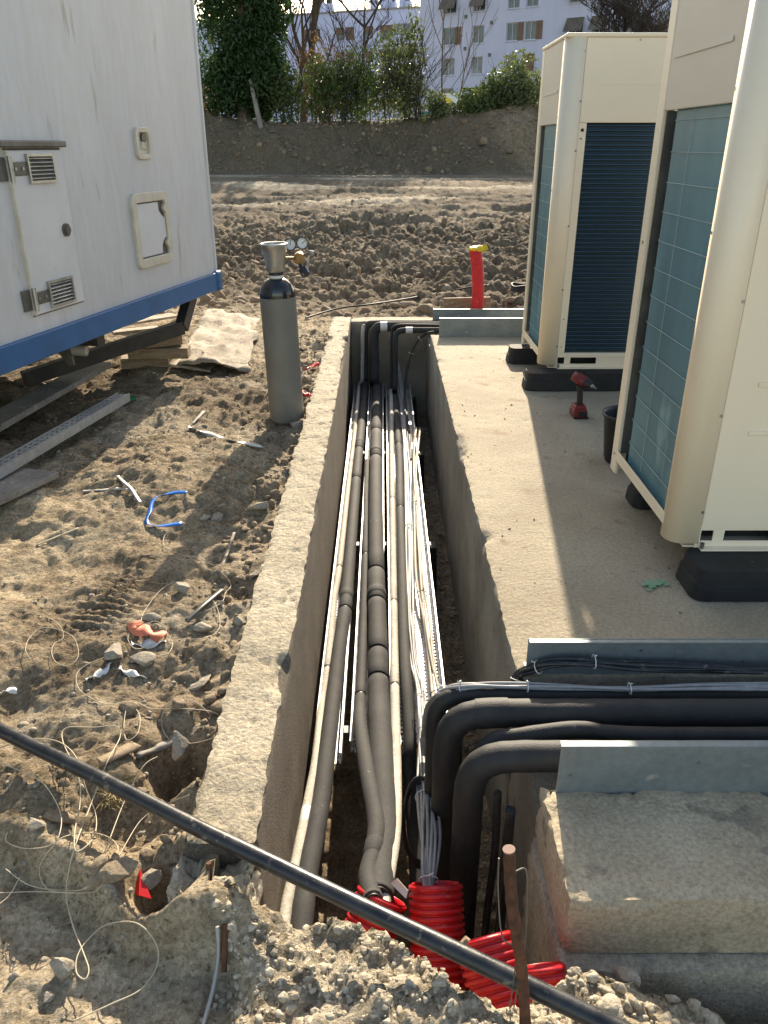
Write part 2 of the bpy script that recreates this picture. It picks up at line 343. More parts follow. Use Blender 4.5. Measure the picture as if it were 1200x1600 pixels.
# ---------------------------------------------------------------- terrain
LX0, LX1, RX = -.465, -.293, .405      # left wall outer / inner, right wall inner face
YF = 7.2                               # far inner face of the trench
def edge_y(x):   # near rim of the trench
    return np.interp(x, [-.5, -.3, -.1, .02, .10, .16, .24, .30, .40, .6], [1.21, 1.19, 1.165, 1.12, 1.05, .975, .955, 1.0, 1.04, 1.0])
def terrain(x, y):
    x = np.asarray(x, float); y = np.asarray(y, float); sh = x.shape; x = x.ravel(); y = y.ravel()
    p = np.stack([x, y, np.zeros_like(x)], 1)
    farw = sstep(7.0, 9.5, y + .25 * x)
    z = -.045 + .6 * sstep(9, 30, y)
    z = z + .055 * fbm(p * 1.6, 3, 3) * (1 - farw) + .03 * fbm(p * 5.5, 3, 11) + .012 * fbm(p * 18, 3, 21)
    nr_ = (1 - farw); wp = p[:, :2] + .05 * np.stack([fbm(p * 9, 3, 331), fbm(p * 9 + 50, 3, 332)], 1); am = sstep(-.25, .35, fbm(p * 1.2, 2, 321))
    c1_, _, i1 = worley(wp * 11, 341); c2_, _, i2 = worley(wp * 24, 342); c3_, _, i3 = worley(wp * 48, 343); cl = lambda f_, i_: np.sqrt(np.clip(1 - (f_ / .72) ** 2, 0, 1)) * np.clip(i_ * 1.6 - .5, 0, 1)
    z = z + nr_ * ((.016 * cl(c1_, i1) + .011 * cl(c2_, i2)) * (.15 + am) + .007 * cl(c3_, i3) + .022 * fbm(p * 4, 5, 351, .62) + .012 * (1 - 2.6 * np.abs(fbm(p * 6, 4, 361))) )
    # small scale roughness, patchy
    patch = sstep(-.1, .45, fbm(p * 1.3 + 4, 2, 8))
    f1, f2, rid = worley(p[:, :2] * 22, 4); z = z + (1 - farw) * .014 * patch * np.sqrt(np.clip(1 - (f1 / .62) ** 2, 0, 1)) * rid
    near = sstep(1.9, 1.2, y)
    # rubble strip along the wall
    strip = np.exp(-((x + .60) / .14) ** 2) * sstep(6.3, 5.0, y) * sstep(1.0, 1.6, y)
    f1, f2, rid = worley(p[:, :2] * 9 + 3, 6); z = z + strip * (.05 * np.sqrt(np.clip(1 - (f1 / .6) ** 2, 0, 1)) * rid - .035)
    # low bank down to the camera
    ye = np.interp(x, [-2.5, -.93, -.75, -.55, -.35, -.2], [1.62, 1.40, 1.30, 1.16, 1.10, 1.0]) + .02 * fbm(p * 7, 2, 31)
    z = z - .085 * sstep(ye + .02, ye - .06, y) * sstep(-.22, -.34, x)
    # pits beside the wall end
    for cx, cy, rr, dd in ((-.555, 1.66, .085, .19), (-.50, 1.25, .075, .15), (-.63, 1.45, .13, .07), (-.72, 3.0, .25, .05), (-1.1, 1.75, .2, .03), (-.53, 2.5, .08, .07)):
        d2 = ((x - cx) ** 2 + (y - cy) ** 2) / rr ** 2; z = z - dd * np.exp(-d2 ** 1.5)
    for cx, cy, rr, dd in ((-1.0, 3.55, .28, .06), (-1.35, 2.2, .3, .05), (-.8, 3.9, .22, .05), (-.38, 1.18, .12, .06)):
        d2 = ((x - cx) ** 2 + (y - cy) ** 2) / rr ** 2; z = z + dd * np.exp(-d2)
    # tyre tread prints
    tr = np.exp(-((x + .98) / .09) ** 2) * sstep(2.15, 2.3, y) * sstep(2.75, 2.55, y); z = z + tr * .012 * np.sign(np.sin(y * 150 + x * 40))
    # foreground crumbled concrete
    fg = sstep(-.34, -.22, x) * sstep(1.3, 1.2, y)
    f1, f2, rid = worley(p[:, :2] * 26, 14); g1, g2, gid = worley(p[:, :2] * 60, 15)
    z = z + fg * (.018 * np.sqrt(np.clip(1 - (f1 / .65) ** 2, 0, 1)) * rid + .012 * np.sqrt(np.clip(1 - (g1 / .7) ** 2, 0, 1)) * gid - .02 + .02 * fbm(p * 9, 3, 41))
    z = z - fg * .05 * sstep(.12, .3, x) * sstep(.8, 1.0, y)
    z = z + fg * .05 * np.exp(-((x - .46) / .12) ** 2 - ((y - .98) / .14) ** 2) - fg * .15 * sstep(.55, .8, x)
    # ploughed clods of the field
    rough = farw * sstep(26.5, 21, y) * (1 - .75 * sstep(14.5, 18, y))
    f1, f2, rid = worley(p[:, :2] * 3.6, 51); a = .15 * np.sqrt(np.clip(1 - (f1 / .7) ** 2, 0, 1)) * rid
    f1, f2, rid = worley(p[:, :2] * 8 + fbm(p * 5, 2, 55)[:, None] * .5, 52); a = a + .085 * np.sqrt(np.clip(1 - (f1 / .7) ** 2, 0, 1)) * rid
    f1, f2, rid = worley(p[:, :2] * 19, 53); a = a + .035 * np.sqrt(np.clip(1 - (f1 / .7) ** 2, 0, 1)) * rid
    z = z + rough * (a - .05 + .10 * fbm(p * .7, 3, 57))
    z = z + farw * (.012 * fbm(p * 10, 3, 59)) + .20 * sstep(13, 16, y) * sstep(27, 22, y) * fbm(np.stack([x * .25, y * 1.6, x * 0], 1), 3, 61)
    # far bank
    bt = 2.22 + .35 * fbm(np.stack([x * .35, x * 0, x * 0], 1), 3, 71) + .35 * np.exp(-((x - 5.0) / 1.6) ** 2) + .25 * sstep(-4.5, -7, x)
    by = 29.2 + .9 * fbm(np.stack([x * .3, x * 0 + 5, x * 0], 1), 3, 73)
    q = sstep(by, by + 2.6, y + .5 * fbm(p * .9, 3, 75)); f1, f2, rid = worley(p[:, :2] * 1.3, 77)
    z = z * (1 - q) + q * bt + (q * (1 - q) * 4) * (.42 * fbm(p * 1.5, 5, 79, .6) + .22 * np.sqrt(np.clip(1 - f1 ** 2, 0, 1)) * rid)
    q2 = sstep(34.5, 38, y); z = z * (1 - q2) + q2 * 1.2
    # the trench
    wob = .018 * fbm(p * 12, 3, 81)
    ins = (x > -.38) & (y > edge_y(x) + wob) & (y < 7.32)
    dd = np.where(ins, 1.0, 0.0)
    fl = -.86 + .025 * fbm(p * 5, 3, 83) + .02 * fbm(p * 25, 2, 85) + .05 * sstep(-.2, -.29, x)
    inside_conc = ((x > LX0 + .03) & (x < 3.55) & (y > 1.42) & (y < 7.36)) | ((x > .43) & (x < 3.55) & (y > 1.17) & (y < 2))
    z = np.where(inside_conc | (dd > 0), fl, z)
    return z.reshape(sh)
def tz(x, y): return float(terrain(np.array([x]), np.array([y]))[0])
def G(x, y, up=0.0):
    z = -.05
    for _ in range(4):
        p = P(x, y, Z=z); z = z * .3 + .7 * min(max(tz(p.x, p.y), -.12), 3)
    p = P(x, y, Z=z); return Vector((p.x, p.y, z + up))

def axis(segs):
    out = [segs[0][0]]
    for a, b, st in segs:
        k = max(1, int(round((b - a) / st))); out += [a + (b - a) * (i + 1) / k for i in range(k)]
    return np.array(out)
xs = axis([(-60, -16, 4), (-16, -9, .5), (-9, -4, .1), (-4, -2.6, .035), (-2.6, -1.4, .02), (-1.4, -.2, .0095), (-.2, .45, .011), (.45, 1.0, .02), (1.0, 3.0, .03), (3.0, 5.0, .06), (5, 9, .12), (9, 20, 1), (20, 80, 6)])
ys = axis([(-6, .2, .6), (.2, .55, .03), (.55, 2.4, .009), (2.4, 4.2, .014), (4.2, 8, .022), (8, 14, .035), (14, 22, .07), (22, 28.5, .14), (28.5, 33, .06), (33, 40, .4), (40, 150, 5), (150, 900, 60)])
GX, GY = np.meshgrid(xs, ys); GZ = terrain(GX, GY)
nx, ny = len(xs), len(ys)
V = np.stack([GX.ravel(), GY.ravel(), GZ.ravel()], 1)
idx = np.arange(nx * ny).reshape(ny, nx)
Q = np.stack([idx[:-1, :-1], idx[:-1, 1:], idx[1:, 1:], idx[1:, :-1]], -1).reshape(-1, 4)
me = bpy.data.meshes.new('ground'); me.vertices.add(len(V)); me.vertices.foreach_set('co', V.ravel())
me.loops.add(Q.size); me.loops.foreach_set('vertex_index', Q.ravel().astype(np.int32)); me.polygons.add(len(Q))
me.polygons.foreach_set('loop_start', (np.arange(len(Q)) * 4).astype(np.int32)); me.polygons.foreach_set('loop_total', np.full(len(Q), 4, np.int32))
me.polygons.foreach_set('use_smooth', np.ones(len(Q), bool)); me.update(calc_edges=True)
X_, Y_, Z_ = V.T; pp = np.stack([X_, Y_, X_ * 0], 1)
dry_and_shade = np.clip(.74 + 1.2 * fbm(pp * 1.1, 4, 91) - .35 * sstep(-1.3, -2.1, X_ + .2 * (Y_ - 4)) * sstep(3.2, 4.2, Y_), 0, 1)
fieldm = sstep(6.6, 8.5, Y_ + .25 * X_)
dry_and_shade = dry_and_shade * (1 - fieldm) + fieldm * np.clip(.14 + .45 * fbm(pp * .6, 3, 93), 0, .42)  # browner field soil, lowered further to paint in backlit shade
streak = .75 * fieldm * sstep(15, 17, Y_) * sstep(29.5, 27.5, Y_) * np.clip(sstep(.16, .34, fbm(np.stack([X_ * .22, Y_ * 1.1, X_ * 0], 1), 3, 95)), 0, 1)
dry_and_shade = np.clip(dry_and_shade + streak * .9, 0, 1)
dry_and_shade = np.where(Y_ > 28.8, .12 + .15 * sstep(-.2, .3, fbm(pp * .5, 3, 97)), dry_and_shade)  # far bank kept low, painting the shade of its front slope
dry_and_shade = np.where((X_ > LX1 - .05) & (X_ < .42) & (Y_ > 1.2) & (Y_ < 7.2) & (Z_ < -.5), .28, dry_and_shade)
fgm = sstep(-.30, -.2, X_) * sstep(1.3, 1.25, Y_); pale = np.clip(np.maximum(fgm * (.95 - .5 * sstep(.3, .42, X_)), .8 * sstep(.2, .42, fbm(pp * 2.1, 3, 99)) * (1 - fieldm) * .55 + streak * .6), 0, 1)
painted_shade = np.clip(np.where(Y_ > 28.3, .72 - .5 * sstep(.0, .4, fbm(pp * .45, 3, 98)), fieldm * (.34 + .5 * fbm(pp * .35, 3, 96)) * (1 - .6 * streak)), 0, 1)  # backlit shade of field and bank, painted into the colour
ca = me.color_attributes.new('tone', 'FLOAT_COLOR', 'POINT'); ca.data.foreach_set('color', np.stack([dry_and_shade, pale, painted_shade, X_ * 0 + 1], 1).ravel())
me.materials.append(SOIL); go = bpy.data.objects.new('ground', me); COL.objects.link(go); tag(go, kind='structure')
ML = {k: v for k, v in MATS.items()}

# ---------------------------------------------------------------- concrete
def conc(name, x0, x1, y0, y1, z0, z1, mt, label, cat, step=.02, amp=.004, chip=.01, seed=0, side_mat=None, top_only=False, group=None):
    mb = MB(); V = []; F_ = []; mi = []
    def grid(o, u, v, nu, nv, mat_i):
        b = len(V)
        for j in range(nv + 1):
            for i in range(nu + 1): V.append(tuple(o + u * (i / nu) + v * (j / nv)))
        for j in range(nv):
            for i in range(nu):
                a = b + j * (nu + 1) + i; F_.append((a, a + 1, a + nu + 2, a + nu + 1)); mi.append(mat_i)
    dx, dy, dz = x1 - x0, y1 - y0, z1 - z0; n = lambda d: max(1, min(400, int(round(d / step))))
    v = Vector
    grid(v((x0, y0, z1)), v((dx, 0, 0)), v((0, dy, 0)), n(dx), n(dy), 0)
    grid(v((x0, y0, z0)), v((dx, 0, 0)), v((0, 0, dz)), n(dx), n(dz), 1)
    grid(v((x1, y1, z0)), v((-dx, 0, 0)), v((0, 0, dz)), n(dx), n(dz), 1)
    grid(v((x0, y1, z0)), v((0, -dy, 0)), v((0, 0, dz)), n(dy), n(dz), 1)
    grid(v((x1, y0, z0)), v((0, dy, 0)), v((0, 0, dz)), n(dy), n(dz), 1)
    A = np.array(V); cen = np.array([(x0 + x1) / 2, (y0 + y1) / 2, (z0 + z1) / 2])
    ex = np.minimum(A[:, 0] - x0, x1 - A[:, 0]); ey = np.minimum(A[:, 1] - y0, y1 - A[:, 1]); ez = z1 - A[:, 2]
    s3 = np.sort(np.stack([ex, ey, ez], 1), 1); de = s3[:, 1]        # distance to nearest edge for surface points
    no = np.stack([fbm(A * 9, 3, seed + 1), fbm(A * 9 + 40, 3, seed + 2), fbm(A * 9 + 80, 3, seed + 3)], 1)
    A2 = A + no * amp * np.where(ez < 1e-6, 1, .4)[:, None]; A2[:, 2] -= amp * .8 * np.clip(np.abs(fbm(A * np.array([30, 22, 30]), 3, seed + 4)) * 2.2 - .2, 0, 1) * (ez < 1e-6) + 1.6 * amp * sstep(.48, .62, fbm(A * 34, 2, seed + 5)) * (ez < 1e-6)
    c = np.clip(fbm(A * 26, 4, seed + 7) * .9 + .35, 0, 1) * np.exp(-(de / (chip * 1.2)) ** 2) * chip
    big = sstep(.28, .5, fbm(A * 3.1, 3, seed + 8)) * np.exp(-(de / (chip * 3)) ** 2) * chip * 1.6
    dirx = np.where(A[:, 0] < cen[0], 1, -1) * (ex < de + 1e-6); diry = np.where(A[:, 1] < cen[1], 1, -1) * (ey < de + 1e-6)
    A2[:, 0] += dirx * (c + big); A2[:, 1] += diry * (c + big); A2[:, 2] -= (ez < de + 1e-6) * (c + big)
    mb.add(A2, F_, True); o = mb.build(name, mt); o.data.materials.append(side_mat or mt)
    o.data.polygons.foreach_set('material_index', np.array(mi, np.int32))
    return tag(o, label, cat, group)
mat('slab_near', (.60, .50, .36), (.42, .34, .235), 2.6, .9, bump=.7, bsc=70, c3=(.30, .25, .18), sc3=7, t3=.62, grain=(90, .32), det=10); NS = MATS['slab_near']
CT_, CG, SB = ML['concrete_top'], ML['concrete_grey'], ML['slab']
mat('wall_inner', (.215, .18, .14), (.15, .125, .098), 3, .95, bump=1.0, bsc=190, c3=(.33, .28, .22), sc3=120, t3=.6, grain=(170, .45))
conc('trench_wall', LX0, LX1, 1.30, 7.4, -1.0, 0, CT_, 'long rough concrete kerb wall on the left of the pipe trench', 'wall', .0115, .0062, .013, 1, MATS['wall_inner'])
conc('trench_wall', LX1, 3.5, YF, 7.40, -1.0, -.004, CT_, 'short concrete end wall closing the far end of the trench', 'wall', .02, .004, .012, 2, CG)
conc('concrete_slab', RX, 3.5, 1.92, 6.62, -1.0, 0, SB, 'wide concrete slab carrying both outdoor units on the right of the trench', 'slab', .02, .0025, .012, 3, CG)
conc('concrete_slab', RX - .01, 3.5, 1.15, 1.49, -.17, -.003, NS, 'small shaded concrete slab in front of the crossing pipes', 'slab', .012, .0035, .020, 4, NS)
conc('concrete_footing', RX - .02, 3.5, 1.11, 1.49, -1.0, -.176, ML['rubble_grey'], 'pale concrete footing under the small front slab', 'footing', .02, .006, .014, 5, ML['rubble_grey'])
conc('channel_floor', RX + .002, 3.5, 1.491, 1.918, -1.0, -.13, CG, 'concrete floor of the channel under the crossing pipes', 'slab', .03, .004, .008, 6, CG)
conc('channel_floor', RX + .002, 3.5, 6.623, 7.198, -1.0, -.15, CG, 'concrete floor of the channel at the far end of the trench', 'slab', .04, .004, .008, 7, CG)
# crumbled end of the left wall
def lump(mb, c, d, seed=0, rot=0, sub=None, planes=14):
    v, f = ICO3 if sub is None else sub
    rs = np.random.RandomState(seed); p = v.copy()
    for _ in range(planes):
        n = rs.normal(size=3); n /= np.linalg.norm(n); q = p @ n; dcut = rs.uniform(.42, .85); p = p - np.maximum(q - dcut, 0)[:, None] * n
    p = p * (1 + .05 * fbm(v * 2.5 + seed, 3, seed)[:, None])
    p = p * (np.array(d) / 2); a = rot; cr, sr = math.cos(a), math.sin(a)
    p = np.stack([p[:, 0] * cr - p[:, 1] * sr, p[:, 0] * sr + p[:, 1] * cr, p[:, 2]], 1) + np.array(c)
    mb.add(p, f, False); return mb
def ico(k):
    bm = bmesh.new(); bmesh.ops.create_icosphere(bm, subdivisions=k, radius=1); v = np.array([x.co[:] for x in bm.verts]); f = [tuple(q.index for q in g.verts) for g in bm.faces]; bm.free(); return v, f
ICO1, ICO2, ICO3 = ico(1), ico(2), ico(4)
ICOM = ico(3)

# galvanised angle plates beside the channels
def plate(x0, x1, y, h, label, front=True, gap=0.0):
    mb = MB(); d = 1 if front else -1
    mb.b2((x0, y, -.02), (x1, y + .003, h)); mb.b2((x0 + .001, y + d * .003, h - .003), (x1, y + d * .022 + (0 if front else .003), h - .0002))
    if not front: mb.b2((x0 + .002, y + .0035, .003), (x1, y + .05, .0055))
    t = thing('edge_plate', label, 'metal plate', (x0, y, 0)); mb.build('plate', ML['galv_plate'], t, bevel=.0008)
    for k in range(5): MB().disc((x0 + .03 + k * .31, y - .0, h * .35 + .04 * (k % 2)), (0, -1, 0), .004, .002).build('rivet', ML['screw'], t)
    return t
plate(.43, 3.4, 1.462, .138, 'nearest grey galvanised edge plate on the small front slab', True)
plate(.432, 3.4, 1.935, .125, 'grey galvanised edge plate behind the crossing pipes on the large slab', False)
plate(.47, 3.4, 6.53, .155, 'pale metal edge plate on the far end of the large slab', True)
plate(.46, 3.4, 7.235, .10, 'thin dark metal edge plate on top of the far end wall', False)

# ---------------------------------------------------------------- cable trays
def tray(x0, x1, ya, yb, z, label, cols, dx=0.0):
    t = thing('cable_tray', label, 'cable tray', ((x0 + x1) / 2, ya, z))
    pitch = .025; ny_ = int((yb - ya) / pitch); W = x1 - x0; mb = MB(); xl = [0]
    for c in cols: xl += [c * W - .004, c * W + .004]
    xl.append(W); yl = []
    for k in range(ny_): yl += [k * pitch, k * pitch + .015]
    yl.append(ny_ * pitch)
    sk = lambda y: dx * (y / (yb - ya))
    v = [(x0 + a + sk(b), ya + b, z) for b in yl for a in xl]; n = len(xl); f = []
    for j in range(len(yl) - 1):
        for i in range(n - 1):
            if i % 2 == 1 and j % 2 == 0: continue
            f.append((j * n + i, j * n + i + 1, (j + 1) * n + i + 1, (j + 1) * n + i))
    mb.add(v, f); mb.build('tray_base', ML['galv'], t, solid=.0015)
    for s_, xx in ((0, x0), (1, x1)):
        r_ = MB(); L_ = yb - ya
        for (ax, az, bx, bz) in ((0, 0, .0018, .05), (0, .05, .006 if s_ == 0 else -.006, .053)):
            p0 = [(xx + ax, ya, z + az), (xx + bx, ya, z + az), (xx + bx, ya, z + bz), (xx + ax, ya, z + bz)]
            p1 = [(a + dx, b + L_, c) for a, b, c in p0]; r_.hull8([Vector(q) for q in p0] + [Vector(q) for q in p1])
        r_.build('tray_rim', ML['galv'], t)
    return t
TZ = -.585
tray(-.255, -.152, 2.18, 7.0, TZ, 'leftmost slotted metal cable tray in the trench', (.12, .3, .5, .7, .88))
tray(-.122, .005, 2.24, 7.0, TZ, 'middle slotted metal cable tray carrying the thickest black pipe', (.1, .3, .5, .7, .9))
tray(.028, .25, 2.28, 7.02, TZ, 'wide slotted metal cable tray on the right holding the cables', (.08, .2, .32, .44, .56, .68, .8, .92), 0.0)
for i, (yy, q) in enumerate(((2.35, 'nearest'), (3.9, 'second'), (5.35, 'third'), (6.75, 'farthest'))):
    t = thing('tray_support', '%s black footed cross rail under the cable trays, counted from the camera' % q, 'support rail', (0, yy, -.86), group='cross rails under the cable trays')
    m = MB(); m.b2((-.258, yy, TZ - .035), (.27, yy + .04, TZ - .003)); m.build('rail', ML['steel_mid'], t)
    for xx in (-.225, .015, .285):
        m = MB(); m.box((xx, yy + .02, -.73), (.05, .12, .27), taper=.7); m.build('foot', ML['rubber'], t, bevel=.006)

# ---------------------------------------------------------------- pipes in the trench
def path(px, Z, k=7): return spline([P(a[0], a[1], Z=(a[2] if len(a) > 2 else Z)) for a in px], k)
def ring(mb, pts, i, r, wd):
    a = pts[i]; t = (pts[min(i + 1, len(pts) - 1)] - pts[max(i - 1, 0)]).normalized(); mb.tube([a - t * wd, a - t * wd * .8, a + t * wd * .8, a + t * wd], [r * .93, r, r, r * .93], 20)
def nearest(pts, y): return min(range(len(pts)), key=lambda i: abs(pts[i].y - y))
def pipe(label, pts, r, m, joints=(), cols=(), tapes=(), name='insulated_pipe', cat='pipe', rad=None, dark=None, n=18, cut=.0065):
    t = thing(name, label, cat, pts[0]); mb = MB()
    # split into lengths at the joints: each joint is a visible gap
    js = sorted(nearest(pts, j) for j in joints); segs = []; s0 = 0
    rr = rad if rad is not None else [r] * len(pts)
    for j in js:
        if j - s0 > 2: segs.append((s0, j)); s0 = j
    segs.append((s0, len(pts) - 1))
    for a, b in segs:
        q = [p.copy() for p in pts[a:b + 1]]; w_ = list(rr[a:b + 1])
        if len(q) < 2: continue
        t0 = (q[1] - q[0]).normalized(); t1 = (q[-1] - q[-2]).normalized()
        q[0] = q[0] + t0 * cut; q[-1] = q[-1] - t1 * cut
        q = [q[0], q[0] + t0 * .004] + q[1:-1] + [q[-1] - t1 * .004, q[-1]]; w_ = [w_[0] * .95, w_[0]] + w_[1:-1] + [w_[-1], w_[-1] * .95]
        for i in range(2, len(w_) - 2): w_[i] *= 1 + .012 * math.sin(i * 1.7 + a)
        MB().tube(q, w_, n).build('insulation', m, t)
    if js:
        MB().tube(pts, [x * .86 for x in rr], n).build('inner_pipe', dark or ML['tool_black'], t)
    for y_ in cols:
        c = MB(); ring(c, pts, nearest(pts, y_), rr[nearest(pts, y_)] * 1.07, .03); c.build('collar', m, t)
    for y_ in tapes:
        c = MB(); ring(c, pts, nearest(pts, y_), rr[nearest(pts, y_)] * 1.035, .035); c.build('tape', ML['tape_white'], t)
    return t
FD, FO, WF = ML['foam_dust'], ML['foam'], ML['white_foam']
def yz(py, Z): return P(600, py, Z=Z).y
Z1 = -.535
p1 = path([(450, 1412, -.46), (466, 1340, -.47), (484, 1250, -.49), (497, 1180, -.51), (505, 1100), (515, 1033), (523, 940), (532, 887), (544, 780), (549, 735), (555, 690), (560, 640), (563, 600)], Z1 - .01)
p1 = [Vector((-.275, 1.0, -.50)), Vector((-.272, 1.2, -.475))] + p1 + spline([Vector((-.19, 6.95, -.5)), Vector((-.185, 7.02, -.3)), Vector((-.18, 7.05, -.08)), Vector((-.165, 7.06, -.01))], 5)
pipe('leftmost thin white insulated pipe beside the left trench wall', p1, .0175, WF, [yz(887, Z1), yz(1040, Z1), yz(720, Z1)], tapes=[yz(1272, -.48)], n=14)
p2 = path([(475, 1425, -.46), (483, 1362, -.47), (502, 1258, -.49), (512.5, 1175, -.505), (525, 1071), (533, 1007), (542, 945), (547, 887), (556, 780), (562, 713), (569, 643), (572, 598)], -.525)
p2 = [Vector((-.225, 1.0, -.50)), Vector((-.222, 1.15, -.48))] + p2 + spline([Vector((-.165, 6.98, -.50)), Vector((-.16, 7.06, -.35)), Vector((-.16, 7.08, -.10)), Vector((-.135, 7.09, -.02)), Vector((-.05, 7.09, -.005)), Vector((.3, 7.09, -.005)), Vector((1.0, 7.09, -.005))], 6)
pipe('long grey foam pipe lying right beside the leftmost white pipe', p2, .031, FD, [yz(952, -.52), yz(700, -.52), yz(752, -.52)], cols=[yz(930, -.52), yz(691, -.52)])
p3 = path([(585, 1410, -.33), (577, 1371, -.36), (585, 1333, -.38), (589.6, 1287, -.40), (577, 1217, -.44), (564.6, 1133, -.49), (565, 1087, -.53), (569, 993), (573, 868), (574, 780), (576, 720)], -.545)
rad3 = [.028 if p.y < 2.1 else max(.021, .028 - (p.y - 2.1) * .014) for p in p3]
pipe('thinner grey foam pipe that bends sideways into the leftmost red duct', p3, .021, FD, [yz(1086, -.53), yz(870, -.54)], cols=[p3[nearest(p3, yz(1328, -.385))].y], rad=rad3)
p4 = path([(592, 1405, -.36), (596, 1350, -.40), (603, 1300, -.43), (599, 1217, -.46), (595.5, 1133, -.49), (593, 1087), (592, 993), (590, 913), (589, 780), (589, 737), (590, 667), (591, 620), (590, 600)], -.52)
p4 = p4 + spline([Vector((-.075, 6.80, -.47)), Vector((-.075, 6.9, -.30)), Vector((-.075, 6.93, -.08)), Vector((-.05, 6.94, -.015)), Vector((.02, 6.94, 0)), Vector((.4, 6.94, 0)), Vector((1.0, 6.94, 0))], 6)
pipe('thickest grey foam pipe running down the middle of the trench', p4, .043, FD, [yz(1062, -.51), yz(938, -.51), yz(896, -.51), yz(712, -.51), yz(676, -.51), yz(1018, -.51)], cols=[yz(928, -.51), yz(703, -.51)], tapes=[])
t_ = MB(); t_.tube([Vector((-.02, 6.94, 0)), Vector((.04, 6.94, 0))], .0445, 20); o = t_.build('tape', ML['tape_white']); tag(o, 'left of two white tape labels wrapped on the far pipe bends', 'tape label')
p5 = path([(600, 1420, -.35), (606, 1383, -.37), (610, 1362, -.38), (619, 1300, -.42), (621, 1217, -.46), (619, 1092, -.51), (617, 940), (615, 780), (614, 713), (613.7, 643), (613, 610)], -.545)
pipe('thin white insulated pipe between the thickest pipe and the slotted right tray', p5, .018, WF, [yz(785, -.54), yz(945, -.54), yz(1070, -.54)], n=14)
p6 = [Vector((.115, 1.55, -.8)), Vector((.11, 1.9, -.72))] + path([(640, 1187, -.60), (642, 1154, -.57), (637, 1071, -.54), (633, 993), (631, 913), (627, 780), (626, 713), (622, 655), (619, 612)], -.545)
p6 = p6 + spline([Vector((.105, 6.65, -.5)), Vector((.11, 6.76, -.32)), Vector((.11, 6.78, -.08)), Vector((.13, 6.79, -.02)), Vector((.20, 6.79, 0)), Vector((.4, 6.79, 0)), Vector((1.0, 6.79, 0))], 6)
pipe('medium grey foam pipe running along the left side of the pale cables', p6, .0245, FD, [yz(800, -.54), yz(693, -.54)])
t_ = MB(); t_.tube([Vector((.20, 6.79, 0)), Vector((.26, 6.79, 0))], .027, 20); o = t_.build('tape', ML['tape_white']); tag(o, 'right of two white tape labels wrapped on the far pipe bends', 'tape label')
pA = spline([Vector((.075, 6.7, -.5)), Vector((.075, 6.8, -.3)), Vector((.078, 6.84, -.06)), Vector((.11, 6.86, .02)), Vector((.3, 6.86, .03)), Vector((.8, 6.86, .02))], 7)
pipe('thin black pipe rising at the far end behind the pale cables', pA, .012, ML['foam'], n=12)

def bundle(label, centre, n, spread, r, m, ties=(), seed=1, tie_m=None, vs=.5, tie_r=None, group=None):
    rs = random.Random(seed); t = thing('cable_bundle', label, 'cables', centre[0], group=group); N_ = len(centre)
    for k in range(n):
        ph = rs.random() * 6.28; sp = rs.uniform(.5, 1); fr = rs.uniform(.05, .13); off = (k - (n - 1) / 2) / max(1, (n - 1) / 2); q = []
        for i, c in enumerate(centre):
            a = centre[max(i - 1, 0)]; b = centre[min(i + 1, N_ - 1)]; tg = (b - a).normalized(); sd = tg.cross(Vector((0, 0, 1)))
            sd = sd.normalized() if sd.length > .15 else Vector((1, 0, 0)); up = sd.cross(tg)
            s_ = spread(i / (N_ - 1)) if callable(spread) else spread
            u = off * .7 + .45 * sp * math.sin(ph + i * fr * 2); v_ = math.sin(ph * 2 + i * fr * 1.6) * vs
            q.append(c + sd * u * s_ + up * v_ * s_)
        MB().tube(q, r * rs.uniform(.9, 1.1), 8).build('cable', m, t)
    for f in ties:
        i = int(f * (N_ - 1)); a = centre[max(i - 1, 0)]; b = centre[min(i + 1, N_ - 1)]; tg = (b - a).normalized(); sd = tg.cross(Vector((0, 0, 1)))
        sd = sd.normalized() if sd.length > .15 else Vector((1, 0, 0)); up = sd.cross(tg); s_ = spread(f) if callable(spread) else spread; s_ = s_ * 1.15 + r
        if tie_r: s_ = tie_r
        q = [centre[i] + sd * s_ * math.cos(x) + up * s_ * .75 * math.sin(x) for x in np.linspace(0, 6.283, 17)[:-1]]
        mb = MB(); mb.tube(q, .0016, 6, closed=True); mb.beam(centre[i] + up * s_ * .75, centre[i] + up * (s_ * .75 + .012) + sd * .012, .004, .003); mb.build('cable_tie', tie_m or ML['tie'], t)
    return t
CGm, CB, CW = ML['cable_grey'], ML['cable_black'], ML['cable_beige']
c1 = path([(672, 1395, -.34), (671, 1362, -.33), (673, 1300, -.36), (669, 1237, -.40), (665, 1175, -.44), (662, 1133, -.46), (658, 1083, -.50), (649, 1040), (646, 990), (644, 940), (641, 860), (639, 780), (637, 720), (634, 670), (630, 620), (622, 575, -.35), (616, 540, -.2), (614, 512, -.03)], -.535)
bundle('loose grey cables running down the trench into the middle red duct', c1, 14, lambda f: .014 + .014 * math.sin(min(1, f * 3.2) * 3.14) ** 2 + .008 * f, .0048, CGm, (.05, .17, .29, .35, .62, .8), 3)
c2 = path([(690, 1110, -.52), (684, 1081), (677, 1047), (667, 967), (659, 913), (655, 850), (651, 780), (650, 735), (652, 700), (655, 670)], -.535)
bundle('thick beige cables lying on the right tray next to the slotted edge', c2, 4, lambda f: .018, .0075, CW, (.1, .42, .66, .95), 5, ML['tie_black'])
c3 = spline([Vector((.44, 6.72, .0)), Vector((.36, 6.74, -.03)), Vector((.27, 6.75, -.15)), Vector((.215, 6.7, -.33)), Vector((.19, 6.5, -.48)), Vector((.19, 6.0, -.54)), Vector((.2, 5.5, -.54)), Vector((.19, 5.1, -.54))], 8)
bundle('black cables arching down from the far right corner onto the right tray', c3, 5, .014, .0055, CB, (.2, .33), 7)
